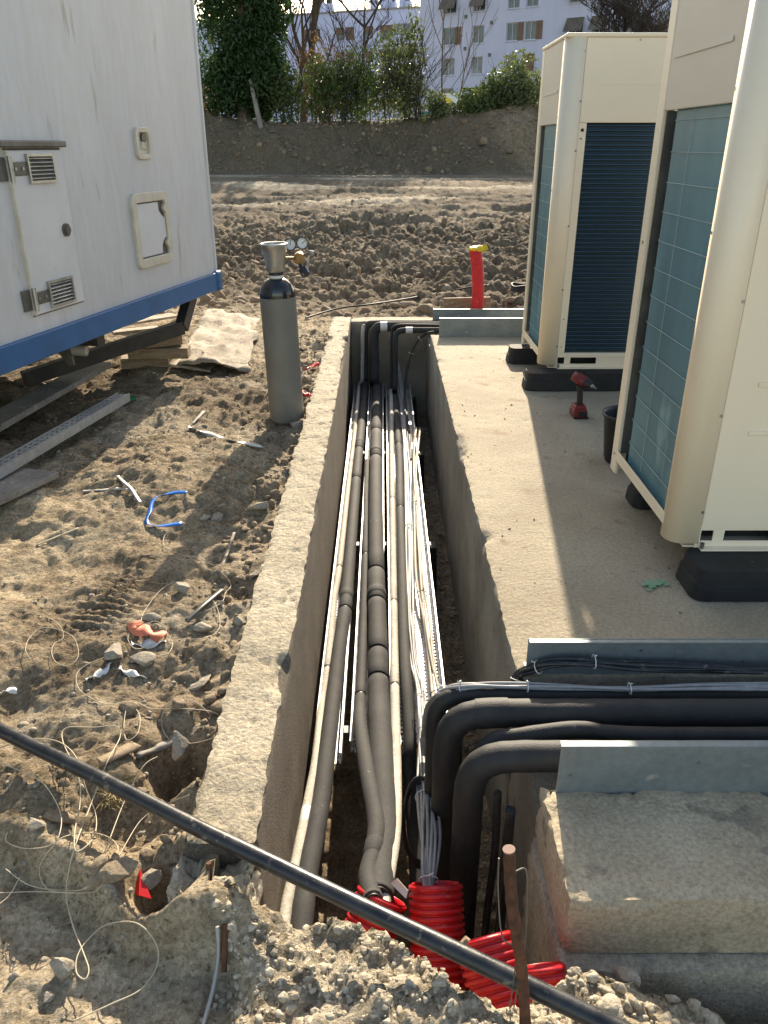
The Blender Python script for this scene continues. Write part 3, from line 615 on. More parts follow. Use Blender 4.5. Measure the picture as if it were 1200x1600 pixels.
# crossing grey cables rising out of the trench
c4 = [P(666, 1180, Z=-.40), P(664, 1150, Z=-.33), P(668, 1118, Z=-.2), P(680, 1090, Z=-.08), P(703, 1076, Z=0), P(740, 1071, Z=.028), P(800, 1072, Z=.03), P(900, 1074, Z=.03), P(1000, 1076, Z=.03), P(1100, 1073, Z=.03), P(1210, 1073, Z=.03), P(1500, 1076, Z=.03)]
bundle('pale grey cables curling up out of the trench along the top of the crossing pipes', spline(c4, 7), 6, lambda f: .013, .0042, CGm, (.34, .42, .58, .72), 9, vs=.35)
c5 = [Vector((.42, 1.86, -.10)), P(812, 1062, Z=-.02), P(835, 1046, Z=.03), P(868, 1036, Z=.065), P(930, 1034, Z=.07), P(1000, 1040, Z=.06), P(1100, 1045, Z=.05), P(1210, 1050, Z=.05), P(1500, 1052, Z=.05)]
bundle('black cables arching behind the crossing pipes against the metal plate', spline(c5, 7), 8, lambda f: .016, .006, ML['pe_black'], (.14, .3, .5), 11)
# crossing pipes
def cross(label, y, z, r, xb, zb, m, bow=0, rise=.1, cols=(), tail=()):
    q = [Vector((xb, y - .01, zb)), Vector((xb, y, -.45)), Vector((xb, y, -.25)), Vector((xb, y, z - rise)), Vector((xb + rise * .12, y, z - rise * .42)), Vector((xb + rise * .45, y, z - rise * .1)), Vector((xb + rise, y, z)), Vector((xb + rise * 2.2, y, z + bow * .3)), Vector((.62, y, z + bow * .1)), Vector((.8, y, z)), Vector((1.2, y, z)), Vector((2.2, y, z))]
    q = list(tail) + q; s_ = spline(q, 8); t = thing('insulated_pipe', label, 'pipe', q[0]); MB().tube(s_, [r * (1 + .012 * math.sin(i * 1.3)) for i in range(len(s_))], 22).build('insulation', m, t)
    for (a, b, f) in cols:
        mm = MB(); pts = [p for p in s_ if p.z > z - .3 and a <= p.x <= b]; mm.tube(pts, r * f, 22); mm.build('sleeve', m, t)
    return t
cross('nearest thick black pipe bending up behind the front metal plate', 1.585, -.005, .041, .232, -.84, FO, 0, .12)
cross('slim black pipe arching between the two thick crossing pipes', 1.672, -.012, .024, .262, -.80, FO, .07, .12)
cross('second thick black crossing pipe with a wrapped sleeve at its bend', 1.752, .0, .040, .185, -.84, FO, 0, .12, cols=[(.265, .36, 1.07)])
cross('black crossing pipe hidden below the grey cables, farthest from the camera', 1.84, -.005, .026, .155, -.82, FO, 0, .1)
q = spline([Vector((.33, 1.50, -.1)), Vector((.335, 1.52, -.35)), Vector((.33, 1.5, -.6)), Vector((.3, 1.4, -.84))], 6); pipe('thin black pipe standing against the small slab inside the trench', q, .014, ML['pe_black'], n=12)
q = spline([Vector((.305, 1.56, -.1)), Vector((.312, 1.57, -.35)), Vector((.30, 1.55, -.6)), Vector((.27, 1.4, -.84))], 6); pipe('second thin black pipe standing behind the first inside the trench', q, .011, ML['cable_black'], n=12)
# coil of black cable
t = thing('cable_coil', 'hanging loop of black cable left of the grey cables near the red ducts', 'cable', P(645, 1300, Z=-.5))
for k in range(5):
    c = P(658, 1290, Z=-.5) + Vector((.004 * k, 0, .008 * k)); q = [c + Vector((-.052 * math.cos(a) - .004 * k, .085 * math.sin(a), .09 * math.sin(a))) for a in np.linspace(0, 6.283, 25)[:-1]]
    MB().tube(q, .0042, 8, closed=True).build('cable', CB, t)

# ---------------------------------------------------------------- red corrugated ducts
def duct(label, c, ax, r, L, name='corrugated_duct', bend=0.0, pitch=.0175, m=None, seed=0, inner=True):
    c = Vector(c); ax = Vector(ax).normalized(); s_ = Vector((1, 0, 0)); t = thing(name, label, 'duct', c - ax * L); mb = MB()
    n = int(L / pitch); pts = []; rr = []
    for k in range(n):
        for f_, g in ((0, .90), (.16, .90), (.26, 1.0), (.5, 1.015), (.76, 1.0), (.86, .90)):
            d = (k + f_) * pitch; b = bend * (d / L) ** 2; pts.append(c - ax * d + s_ * b - Vector((0, 0, 1)) * 0); rr.append(r * g)
    mb.tube(pts, rr, 40, caps=False); mb.build('corrugated_wall', m or ML['red'], t)
    mi = MB(); mi.tube([pts[0] - ax * 0, pts[0] - ax * .001, *pts[6::6]], [r * .9, r * .86, *([r * .86] * len(pts[6::6]))], 40, caps=False); mi.build('liner', ML['red'], t)
    return t
duct('leftmost red corrugated duct tilted to the left where the foam pipes enter', P(600, 1398, Z=-.36), (.38, .62, .68), .070, .40)
duct('middle red corrugated duct swallowing the grey cables', P(682, 1380, Z=-.31), (-.02, .70, .70), .071, .42)
duct('broken red corrugated duct half buried left of the rusty bar', P(757, 1464, Z=-.15), (-.22, .80, .52), .066, .38, seed=2)
duct('small red corrugated duct end lying right of the rusty bar', P(846, 1508, Z=-.13), (-.12, .76, .60), .052, .20, seed=3)
mb = MB(); lumpc = P(729, 1478, Z=-.13); lump(mb, lumpc, (.05, .05, .05), 3, 0, ICOM); o = mb.build('stone', ML['rock_brown']); tag(o, 'brown lump of earth wedged between the two middle red ducts', 'stone')
mb = MB(); q = [P(612, 1380, Z=-.33), P(622, 1372, Z=-.31), P(640, 1392, Z=-.33), P(636, 1404, Z=-.34)]; mb.add(q, [(0, 1, 2, 3)]); o = mb.build('tape', ML['tape_white'], solid=.002); tag(o, 'loose white tape strip lying between the left and middle red ducts', 'tape')

# ---------------------------------------------------------------- black diagonal water pipe, rebar
q = [P(-160, 1052, Z=.0), P(0, 1139, Z=.0), P(150, 1212, Z=.012), P(300, 1288, Z=.022), P(420, 1346, Z=.026), P(550, 1409, Z=.026), P(700, 1480, Z=.02), P(850, 1552, Z=.01), P(960, 1606, Z=0), P(1200, 1722, Z=-.01)]
o = MB().tube(spline(q, 10), .0185, 20).build('water_pipe', ML['pe_black']); tag(o, 'long black plastic pipe lying diagonally across the foreground', 'pipe')
t = thing('rebar', 'tall rusty reinforcement bar standing in front of the black diagonal pipe', 'rebar', P(824, 1640, Y=.90))
top = P(797, 1329, Y=.95); bot = P(824, 1640, Y=.90)
rp = spline([bot, bot.lerp(top, .4) + Vector((.004, 0, 0)), bot.lerp(top, .75) + Vector((-.003, 0, 0)), top], 10)
MB().tube(rp, [.0105 * (1 + .07 * math.sin(i * 1.9)) for i in range(len(rp))], 14).build('bar', ML['rust'], t)
MB().disc(top, (top - bot), .0108, .003).build('cut_end', ML['rust_cut'], t)
q = spline([top + Vector((.015, 0, -.05)), top + Vector((.035, .01, -.06)), top + Vector((.04, .0, -.13)), top + Vector((.045, 0, -.26)), top + Vector((.035, -.01, -.40))], 8); MB().tube(q, .0016, 6).build('tie_wire', ML['wire_thin'], t)
q = spline([top + Vector((-.014, .01, -.03)), top + Vector((-.012, .0, -.10)), top + Vector((.0, -.012, -.2)), top + Vector((.03, 0, -.26)), top + Vector((.03, 0, -.42))], 8); MB().tube(q, .0014, 6).build('tie_wire', ML['wire_thin'], t)
q = [G(343, 1462, .03), G(344, 1500, .012), G(335, 1550, .010), G(318, 1610, .008)]
o = MB().tube(spline(q, 8), .0042, 10).build('conduit', ML['pvc']); tag(o, 'thin grey plastic tube sticking out of the soil at the bottom edge', 'tube')
a = G(352, 1475); o = MB().tube([a + Vector((0, .02, .035)), a + Vector((.002, 0, .01)), a + Vector((.004, -.04, -.03))], .0065, 10).build('rebar', ML['rust']); tag(o, 'short rusty bar stub beside the thin grey tube', 'rebar')
a = P(328, 1385, Z=-.03); o = MB().tube([a + Vector((0, .02, .05)), a + Vector((.004, -.02, -.06))], .006, 10).build('rebar', ML['rust']); tag(o, 'rust stained bar end in the crumbled end of the left wall', 'rebar')

# crumbled end of the left wall
o = conc('broken_concrete', LX0 - .01, LX1 + .004, 1.16, 1.31, -.5, -.035, CT_, 'crumbled concrete end of the left trench wall under the black pipe', 'concrete', .008, .022, .05, 12, ML['rubble_pale'])

# ---------------------------------------------------------------- stones
stones = [
 (238, 968, .085, .05, .03, 'flat pale stone just above the orange rag'), (285, 922, .095, .06, .045, 'largest angular pale stone in the gas bottle shadow'),
 (180, 1025, .075, .11, .045, 'tall grey stone left of the orange rag'), (225, 1032, .11, .07, .03, 'wide flat earth covered stone right of the tall grey stone'),
 (322, 812, .05, .07, .035, 'leftmost of two grey stones beside the blue strap'), (343, 812, .06, .08, .04, 'right of two grey stones beside the blue strap'),
 (352, 792, .06, .06, .035, 'angular grey stone behind the two stones by the blue strap'), (408, 792, .10, .05, .035, 'long slab of stone against the wall, right of the shadow'),
 (318, 985, .08, .05, .035, 'grey stone below the dark bar near the wall'), (375, 972, .05, .05, .035, 'pale stone touching the wall beside the dark bar'),
 (400, 900, .04, .09, .03, 'narrow pale concrete splinter leaning on the wall'), (310, 1072, .05, .12, .02, 'thin upright pale slab beside the wall, left of it'),
 (300, 1165, .055, .07, .12, 'square pale concrete chunk standing in the pit beside the wall'), (185, 1368, .12, .07, .05, 'long brown stone left of the red plastic corner'),
 (238, 1375, .045, .07, .045, 'pale stone right behind the red plastic corner'), (100, 1518, .055, .055, .045, 'rounded pale stone on the bottom left soil'),
 (78, 1560, .03, .03, .02, 'small grey stone below the rounded pale stone'), (426, 1472, .028, .028, .02, 'white pebble on the crumbled foreground concrete'),
 (430, 1492, .022, .02, .02, 'smaller white pebble just below the other on the foreground concrete'), (465, 668, .07, .07, .06, 'pale stone between the gas bottle and the wall'),
 (482, 600, .11, .12, .10, 'round brown boulder behind the gas bottle beside the wall'), (225, 1240, .05, .04, .03, 'brown stone under the black pipe near the straw'),
 (378, 925, .06, .05, .03, 'brownish stone beside the wall above the dark bar'), (346, 945, .035, .03, .02, 'small grey stone right of the dark bar'),
 (920, 1500, .07, .06, .045, 'pale cement crust at the foot of the small front slab'), (60, 1290, .05, .04, .025, 'pale stone on the soil near the left edge')]
for i, (x, y, a, b, c, lb) in enumerate(stones):
    g = G(x, y); mb = MB()
    if y == 1165: g = Vector((-.565, 1.68, -.10))
    if y == 1500: g = Vector((.50, 1.06, -.12))
    lump(mb, g + Vector((0, 0, c * .28)), (a * 1.15, b * 1.15, c * 1.1), 30 + i, random.random() * 1.2 - .6, ICOM, 18); o = mb.build('stone', ML['rock_brown' if 'brown' in lb else 'rock']); tag(o, lb, 'stone', 'loose stones on the soil')
def scatter(name, label, cat, pts, sizes, mt, base=ICO1, seed=0, flat=.7):
    rs = np.random.RandomState(seed); v, f = base; N = len(pts); f = np.array(f)
    var = []
    for k in range(12):
        mb = MB(); lump(mb, (0, 0, 0), (2, 2, 2), 500 + k + seed, 0, base, 9); var.append(mb.v[0])
    var = np.array(var); vv = var[rs.randint(0, 12, N)]
    sc_ = sizes[:, None] * rs.uniform(.65, 1.25, (N, 3)); sc_[:, 2] *= flat; vv = vv * sc_[:, None, :] * .5
    a = rs.uniform(0, 6.28, N); c, s_ = np.cos(a)[:, None], np.sin(a)[:, None]
    x = vv[:, :, 0] * c - vv[:, :, 1] * s_; y = vv[:, :, 0] * s_ + vv[:, :, 1] * c
    vv = np.stack([x, y, vv[:, :, 2]], -1) + pts[:, None, :]
    A = vv.reshape(-1, 3); FF = (f[None] + (np.arange(N) * len(v))[:, None, None]).reshape(-1, 3)
    me = bpy.data.meshes.new(name); me.vertices.add(len(A)); me.vertices.foreach_set('co', A.ravel()); me.loops.add(FF.size); me.loops.foreach_set('vertex_index', FF.ravel().astype(np.int32))
    me.polygons.add(len(FF)); me.polygons.foreach_set('loop_start', (np.arange(len(FF)) * 3).astype(np.int32)); me.polygons.foreach_set('loop_total', np.full(len(FF), 3, np.int32)); me.update(calc_edges=True)
    me.materials.append(mt); o = bpy.data.objects.new(name, me); COL.objects.link(o); return tag(o, label, cat, None, 'stuff')
rs = np.random.RandomState(5)
def onground(x, y, dz=0): return np.stack([x, y, terrain(x, y) + dz], 1)
N = 5200; x = rs.uniform(-2.6, LX0 - .01, N); y = rs.uniform(.55, 7.3, N); d = fbm(np.stack([x, y, x * 0], 1) * 1.4, 3, 5) + .8 * np.exp(-((x + .58) / .13) ** 2); k = d + rs.uniform(-.5, .3, N) > .05; x, y = x[k], y[k]
scatter('pebbles', 'small pebbles and crumbs of earth scattered over the soil left of the trench', 'pebbles', onground(x, y, .001), rs.lognormal(math.log(.012), .5, len(x)).clip(.004, .04), ML['rock'], ICO1, 1)
N = 520; x = -.47 - np.abs(rs.normal(0, .13, N)); y = rs.uniform(1.2, 6.8, N)
scatter('rubble', 'strip of broken stones and earth along the outside of the left trench wall', 'rubble', onground(x, y, .003), rs.lognormal(math.log(.022), .6, N).clip(.008, .075), ML['rock_brown'], ICO2, 2)
N = 4200; x = rs.uniform(-.36, .44, N); y = rs.uniform(.5, 1.16, N); k = y < edge_y(x) - .005; x, y = x[k], y[k]
scatter('crumbled_concrete', 'crumbled pale concrete grit covering the near rim of the trench', 'gravel', onground(x, y, -.001), rs.lognormal(math.log(.0085), .55, len(x)).clip(.003, .026), ML['rubble_pale'], ICO2, 3)
N = 900; x = rs.uniform(.30, 1.4, N); y = rs.uniform(.55, 1.10, N)
scatter('grey_rubble', 'heap of grey rubble at the foot of the small front slab', 'rubble', onground(x, y, .003), rs.lognormal(math.log(.022), .5, N).clip(.008, .06), ML['rubble_grey'], ICO2, 4)
N = 16000; y = 7.6 + 13 * rs.uniform(0, 1, N) ** 1.5; x = rs.uniform(-.30, .30, N) * y * 1.15 + .0; k = (x > -3.2) | (y > 9); x, y = x[k], y[k]
k = rs.uniform(0, 1, len(x)) < (1.1 - .045 * y) * (.25 + .75 * sstep(-.2, .3, fbm(np.stack([x, y, x * 0], 1) * .5, 3, 77))); x, y = x[k], y[k]
scatter('earth_clods', 'brown ploughed earth clods covering the field behind the trench', 'soil', onground(x, y, -.006), rs.lognormal(math.log(.036), .75, len(x)).clip(.014, .2), ML['clod'], ICO2, 5, .85)
N = 1500; x = rs.uniform(.26, .40, N); y = rs.uniform(1.5, 7.1, N)
scatter('trench_gravel', 'small stones and crumbs on the trench floor beside the trays', 'gravel', onground(x, y, .0), rs.lognormal(math.log(.013), .5, N).clip(.005, .045), ML['rock_brown'], ICO1, 6)
N = 1400; x = rs.uniform(-7, 8, N); y = rs.uniform(29, 32, N)
scatter('bank_clods', 'earth lumps on the slope of the far bank', 'soil', onground(x, y, .0), rs.lognormal(math.log(.10), .5, N).clip(.04, .4), ML['clod'], ICO2, 8, .85)
N = 500; x = rs.uniform(.42, 1.6, N); y = rs.uniform(2.0, 6.4, N); k = np.abs(fbm(np.stack([x, y, x * 0], 1) * 3, 2, 5)) > .12; x, y = x[k], y[k]
scatter('slab_crumbs', 'tiny crumbs of dirt on the large slab', 'gravel', np.stack([x, y, x * 0 + .002], 1), rs.lognormal(math.log(.006), .4, len(x)).clip(.003, .018), ML['rock_brown'], ICO1, 7)
# ---------------------------------------------------------------- site trailer
TC = Vector((-1.233, 6.01, 0)); TA = R(180 - 0) ; td = Vector((-.2277, -.9737, 0)); tn = Vector((.9737, -.2277, 0)); tb = -tn
trl = thing('site_trailer', 'white site trailer with blue bottom rail standing on timber blocks on the left', 'trailer', TC)
def TP(u, n, z): return TC + td * u + tn * n + Vector((0, 0, z))
def tbox(mb, u0, u1, n0, n1, z0, z1):
    return mb.hull8([TP(u0, n0, z0), TP(u1, n0, z0), TP(u1, n1, z0), TP(u0, n1, z0), TP(u0, n0, z1), TP(u1, n0, z1), TP(u1, n1, z1), TP(u0, n1, z1)])
def tuv(x, y):
    d = ray(x, y); o = Vector((0, 0, CH)); t = (TC - o).dot(tn) / d.dot(tn); p = o + d * t; return ((p - TC).dot(td), p.z)
L_ = 5.3; HT = 3.1; mb = MB(); tbox(mb, 0, L_, 0, -2.3, .585, HT); mb.build('body', ML['trailer'], trl, bevel=.012)
mb = MB(); tbox(mb, .05, L_, .022, -2.32, .475, .60); mb.build('bottom_rail', ML['blue'], trl, bevel=.006)
mb = MB(); tbox(mb, -.025, .06, .034, -2.33, .465, .612); mb.build('rail_end_cap', ML['blue'], trl, bevel=.02, segs=4)
mb = MB(); tbox(mb, -.012, .03, .008, -.03, .615, HT - .01); mb.build('corner_trim', ML['trailer'], trl, bevel=.012, segs=4)
mb = MB(); tbox(mb, 0, L_, .02, -2.32, HT - .005, HT + .06); mb.build('roof', ML['trailer'], trl, bevel=.01)
def uvrect(px):
    q = [tuv(*p) for p in px]; return min(a[0] for a in q), max(a[0] for a in q), sum(sorted(a[1] for a in q)[:2]) / 2, sum(sorted(a[1] for a in q)[2:]) / 2
(ul, zt1), (ur, zt2), (ul2, zb1), (ur2, zb2) = tuv(10, 236), tuv(96, 233), tuv(55, 493), tuv(128, 470)
U1, U0, Z0, Z1_ = (ul + ul2) / 2, (ur + ur2) / 2, (zb1 + zb2) / 2, (zt1 + zt2) / 2
mb = MB(); tbox(mb, U0 - .008, U1 + .008, .0, .004, Z0 - .008, Z1_ + .008); seal = mb.build('door_seal', ML['seal'], trl)
mb = MB(); tbox(mb, U0, U1, .0, .016, Z0, Z1_); door = mb.build('door', ML['trailer_door'], trl, bevel=.004)
mb = MB(); tbox(mb, U0 - .03, U1 + .06, .0, .035, Z1_ + .012, Z1_ + .042); mb.build('drip_rail', ML['steel_mid'], trl, bevel=.006)
mb = MB(); tbox(mb, U1 + .002, U1 + .012, .0, .02, Z0, Z1_); mb.build('edge_trim', ML['gelcoat'], door)
def vent(px):
    u, z = tuv(*px); f = MB(); w_, h_ = .105, .065
    for a in ((-w_, w_, h_ - .012, h_), (-w_, w_, -h_, -h_ + .012), (-w_, -w_ + .012, -h_ + .012, h_ - .012), (w_ - .012, w_, -h_ + .012, h_ - .012)): tbox(f, u + a[0], u + a[1], .016, .03, z + a[2], z + a[3])
    o = f.build('vent_frame', ML['alu'], door); 
    b = MB(); tbox(b, u - w_ + .012, u + w_ - .012, .0161, .0175, z - h_ + .012, z + h_ - .012); b.build('vent_back', ML['steel_dark'], door)
    s_ = MB()
    for k in range(6):
        zz = z - h_ + .02 + k * .0175; s_.hull8([TP(u - w_ + .013, .018, zz + .009), TP(u + w_ - .013, .018, zz + .009), TP(u + w_ - .013, .029, zz), TP(u - w_ + .013, .029, zz), TP(u - w_ + .013, .018, zz + .0105), TP(u + w_ - .013, .018, zz + .0105), TP(u + w_ - .013, .029, zz + .0015), TP(u - w_ + .013, .029, zz + .0015)])
    s_.build('vent_louvres', ML['alu'], door)
vent((61, 263)); vent((93, 455))
for (x, y) in ((20, 264), (57, 466)):
    u, z = tuv(x, y); u = U1 + .005; m = MB(); tbox(m, u - .12, u - .008, .016, .022, z - .03, z + .03); tbox(m, u + .012, u + .07, .003, .012, z - .05, z + .05); h = m.build('hinge', ML['steel_mid'], trl, bevel=.012, segs=3)
    m = MB(); m.tube([TP(u, .026, z - .055), TP(u, .026, z + .055)], .011, 12); m.build('hinge_pin', ML['alu'], h)
    m = MB(); 
    for du in (-.035, -.09): m.disc(TP(u + du, .022, z), tn, .008, .004)
    m.build('bolt', ML['screw'], h)
u, z = tuv(101, 359); m = MB(); m.disc(TP(u, .016, z), tn, .032, .008, 24); m.disc(TP(u, .024, z), tn, .02, .010, 20); m.build('door_latch', ML['seal'], door)
def rrect(u, z, w_, h_, r, n=6):
    q = []
    for (cx, cz, a0) in ((w_ - r, h_ - r, 0), (-w_ + r, h_ - r, 90), (-w_ + r, -h_ + r, 180), (w_ - r, -h_ + r, 270)):
        for k in range(n + 1): a = R(a0 + 90 * k / n); q.append((u + cx + r * math.cos(a), z + cz + r * math.sin(a)))
    return q
def extr(mb, ring, n0, n1, inner=None, flare=0):
    N = len(ring); f0 = [TP(a, n0, b) for a, b in ring]; f1 = [TP(a, n1, b) for a, b in ring]
    if inner:
        g0 = [TP(a, n1, b) for a, b in inner]; g1 = [TP(a, n0, b) for a, b in inner]
        mb.add(f0 + f1 + g0 + g1, [(i + N * s, (i + 1) % N + N * s, (i + 1) % N + N * (s + 1), i + N * (s + 1)) for s in range(3) for i in range(N)], False)
    else:
        mb.add(f0 + f1, [(i, (i + 1) % N, (i + 1) % N + N, i + N) for i in range(N)] + [tuple(range(N, 2 * N))], False)
    return mb
# lock recess
u, z = tuv(224, 224); hz = (tuv(224, 199)[1] - tuv(224, 249)[1]) / 2; hu = (tuv(213, 224)[0] - tuv(236, 224)[0]) / 2
m = MB(); extr(m, rrect(u, z, hu, hz, .035), 0, .018, rrect(u, z, hu - .028, hz - .028, .02)); lk = m.build('lock_frame', ML['gelcoat'], trl, bevel=.004)
m = MB(); extr(m, rrect(u, z, hu - .028, hz - .028, .02), 0, .003); m.build('lock_plate', ML['gelcoat'], lk)
m = MB(); m.disc(TP(u - .005, .003, z + hz * .35), tn, .026, .014, 20); m.build('lock_cylinder', ML['steel_mid'], lk)
m = MB(); m.hull8([TP(u - .02, .003, z + .01), TP(u + .02, .003, z + .01), TP(u + .03, .003, z - hz * .4), TP(u - .05, .003, z - hz * .45), TP(u - .02, .016, z + .01), TP(u + .02, .016, z + .01), TP(u + .02, .012, z - hz * .3), TP(u - .04, .008, z - hz * .4)]); m.build('lock_grip', ML['gelcoat'], lk)
# service hatch with notched door
u, z = tuv(239, 358); hz = (tuv(236, 301)[1] - tuv(241, 417)[1]) / 2; hu = (tuv(211, 358)[0] - tuv(267, 358)[0]) / 2
m = MB(); extr(m, rrect(u, z, hu, hz, .045), 0, .02, rrect(u, z, hu - .05, hz - .055, .012)); ht = m.build('hatch_frame', ML['gelcoat'], trl, bevel=.005)
m = MB(); extr(m, rrect(u, z, hu - .05, hz - .055, .012), 0, .003); m.build('hatch_seal', ML['seal'], ht)
def notched(u, z, w_, h_, c, r):
    q = [(u - w_ + c, z + h_)]
    for k in range(7): a = R(90 * k / 6); q.append((u - w_ + c + (-c + 0) * 0 - c * math.sin(a) * 1.0 + c * 0, z + h_ - c + c * math.cos(a) * 1.0 - 0)) if False else None
    pts = [(u + w_, z + h_), (u - w_ + c, z + h_), (u - w_ + c * .95, z + h_ - c * .7), (u - w_ + c * .6, z + h_ - c * 1.05), (u - w_, z + h_ - c * 1.4), (u - w_, z - h_ + c * 1.4), (u - w_ + c * .6, z - h_ + c * 1.05), (u - w_ + c * .95, z - h_ + c * .7), (u - w_ + c, z - h_), (u + w_, z - h_)]
    return pts
m = MB(); extr(m, notched(u, z, hu - .058, hz - .063, .07, 0), .0031, .012); m.build('hatch_door', ML['trailer_door'], ht, bevel=.003)
for dz in (hz - .1, -hz + .12):
    m = MB(); m.disc(TP(u - hu + .055, .006, z + dz), tn, .022, .016, 16); m.build('hatch_lock', ML['gelcoat'], ht)
# underframe
un = MB()
bp = [TP(.45, -.22, .46), P(297, 470, Z=.40), P(285, 512, Z=.24)]
c0, c1, c2_ = TP(.5, -.15, .44), TP(.72, -.15, .22), TP(2.9, -.15, .20)
c0 = P(300, 462, Y=5.75); c1 = P(286, 512, Y=5.55); c2_ = P(40, 592, Y=4.75); un.beam(c0, c1, .07, .09); un.beam(c1 + (c0 - c1) * .02, c2_, .07, .09); un.build('drawbar', ML['steel_dark'], trl, bevel=.004)
m = MB()
for uu in (1.5, 2.6, 3.8): tbox(m, uu, uu + .08, -.05, -2.2, .40, .474)
m.build('cross_member', ML['steel_dark'], trl)
t2 = MB(); a_ = TP(2.62, -.28, .13); ax_ = (tn * .8 - td * .45).normalized(); 
o_ = [ (-.09, -.085), (.09, -.085), (.09, .085), (-.09, .085)]; sd_ = ax_.cross(Vector((0, 0, 1))).normalized(); V8 = []
for d_, s_ in ((0, 1), (0, .93), (-.6, .93), (-.6, 1)): V8 += [a_ + ax_ * d_ + sd_ * a * s_ + Vector((0, 0, 1)) * (b * s_ + .085) for a, b in o_]
t2.add(V8, [(i + 4 * s, (i + 1) % 4 + 4 * s, (i + 1) % 4 + 4 * (s + 1), i + 4 * (s + 1)) for s in range(2) for i in range(4)] + [(i, i + 12, (i + 1) % 4 + 12, (i + 1) % 4) for i in range(4)])
t2.build('square_tube', ML['steel_dark'], trl)
m = MB(); tbox(m, 2.35, 2.42, -.16, -.24, .16, .474); m.build('jack_leg', ML['steel_mid'], trl, bevel=.004)
a_ = P(130, 548, Z=.36); m = MB(); m.tube([a_ + Vector((-.25, .02, .02)), a_ + Vector((.03, 0, 0))], .032, 20, caps=False); m.tube([a_ + Vector((-.24, .02, .02)), a_ + Vector((.028, 0, 0))], .027, 20, caps=True); m.build('drain_pipe', ML['pvc'], trl)
m = MB(); m.hull8([a_ + Vector((-.20, -.03, .12)), a_ + Vector((-.06, -.03, .12)), a_ + Vector((-.06, 0, .12)), a_ + Vector((-.20, 0, .12)), a_ + Vector((-.08, -.03, -.08)), a_ + Vector((-.05, -.03, -.08)), a_ + Vector((-.05, 0, -.08)), a_ + Vector((-.08, 0, -.08))]); m.build('bracket', ML['steel_mid'], trl)
# timber under the trailer
def plank(lb, a, b, wd, h, m='wood', cat='timber', name='timber_block', roll=0, bev=.004, group=None):
    a = Vector(a); b = Vector(b); up = Vector((math.sin(roll), 0, math.cos(roll))); mb = MB(); mb.beam(a, b, wd, h, up); o = mb.build(name, ML[m], bevel=bev); return tag(o, lb, cat, group)
def PG(x, y, up): p = G(x, y); return P(x, y, Z=p.z + up)
gb = G(262, 566).z
plank('lowest short timber block under the black beam of the trailer', P(192, 566, Z=gb + .035), P(266, 562, Z=gb + .035), .12, .075)
plank('middle timber block with its end grain facing right', P(205, 550, Z=gb + .115), P(298, 549, Z=gb + .115), .13, .075)
plank('topmost timber block of the stack under the black beam', P(225, 534, Z=gb + .195), P(284, 528, Z=gb + .195), .13, .07)
plank('pale upright board leaning behind the end of the trailer drawbar', P(285, 512, Z=.05), P(296, 468, Z=.36), .10, .02, 'plywood', 'board', 'board', bev=.001)
plank('pale plank lying in the sun beneath the trailer', P(178, 520, Z=.06), P(250, 512, Z=.06), .10, .025, 'plywood', 'board', 'board', bev=.001)
plank('second pale plank lying farther back beneath the trailer', P(195, 505, Z=.05), P(275, 492, Z=.05), .16, .02, 'plywood', 'board', 'board', bev=.001)
# weathered sheets on the ground
def sheet(lb, px, up, th, m, seed, amp=.02, nu=24, nv=24, name='sheet', cat='sheet'):
    c = [PG(x, y, up) for x, y in px]; V = []; f = []
    for j in range(nv + 1):
        for i in range(nu + 1):
            a = i / nu; b = j / nv; p = (c[0] * (1 - a) + c[1] * a) * (1 - b) + (c[3] * (1 - a) + c[2] * a) * b; V.append(tuple(p))
    A = np.array(V); A[:, 2] += amp * fbm(A * 4, 4, seed) + amp * .6 * np.abs(fbm(A * 9, 3, seed + 3)); e = fbm(A * 7, 4, seed + 5) * .05; A[:, 0] += e; A[:, 1] += e
    for j in range(nv):
        for i in range(nu): a = j * (nu + 1) + i; f.append((a, a + 1, a + nu + 2, a + nu + 1))
    mb = MB(); mb.add(A, f, True); o = mb.build(name, ML[m], solid=th); return tag(o, lb, cat)
sheet('large weathered pale sheet lying on the soil between trailer and gas bottle', [(282, 566), (388, 578), (408, 498), (325, 484)], .05, .010, 'plywood', 5, .075)
sheet('torn edge of a second sheet sticking out under the large pale sheet', [(262, 572), (330, 582), (350, 560), (285, 552)], .02, .01, 'plywood', 8, .015, 12, 8)
# boards and slotted channel on the left
plank('grey scaffold board with faded red stain under the trailer', P(-60, 690, Z=.10), P(158, 569, Z=.07), .17, .035, 'wood_grey', 'board', 'board', bev=.003)
plank('grey board with a pale edge at the left border of the picture', P(-70, 800, Z=.06), P(66, 738, Z=.02), .20, .03, 'wood_grey', 'board', 'board', bev=.003)
a_, b_ = P(-70, 772, Z=.10), P(196, 618, Z=.06); tdir = (b_ - a_).normalized(); sdv = tdir.cross(Vector((0, 0, 1))).normalized(); upv = sdv.cross(tdir); Lc = (b_ - a_).length
t = thing('slotted_channel', 'galvanised slotted steel channel lying on the soil in front of the trailer', 'steel channel', a_)
mb = MB(); W2 = .075; yl = []; k = 0
while k * .05 < Lc - .03: yl += [k * .05, k * .05 + .03]; k += 1
xl = [0, .02, .032, .045, .057, W2]; v = [a_ + tdir * y + sdv * (x - W2 / 2) + upv * .02 for y in yl for x in xl]; n_ = len(xl); f = []
for j in range(len(yl) - 1):
    for i in range(n_ - 1):
        if i in (1, 3) and j % 2 == 0: continue
        f.append((j * n_ + i, j * n_ + i + 1, (j + 1) * n_ + i + 1, (j + 1) * n_ + i))
mb.add(v, f); mb.build('web', ML['galv'], t, solid=.002)
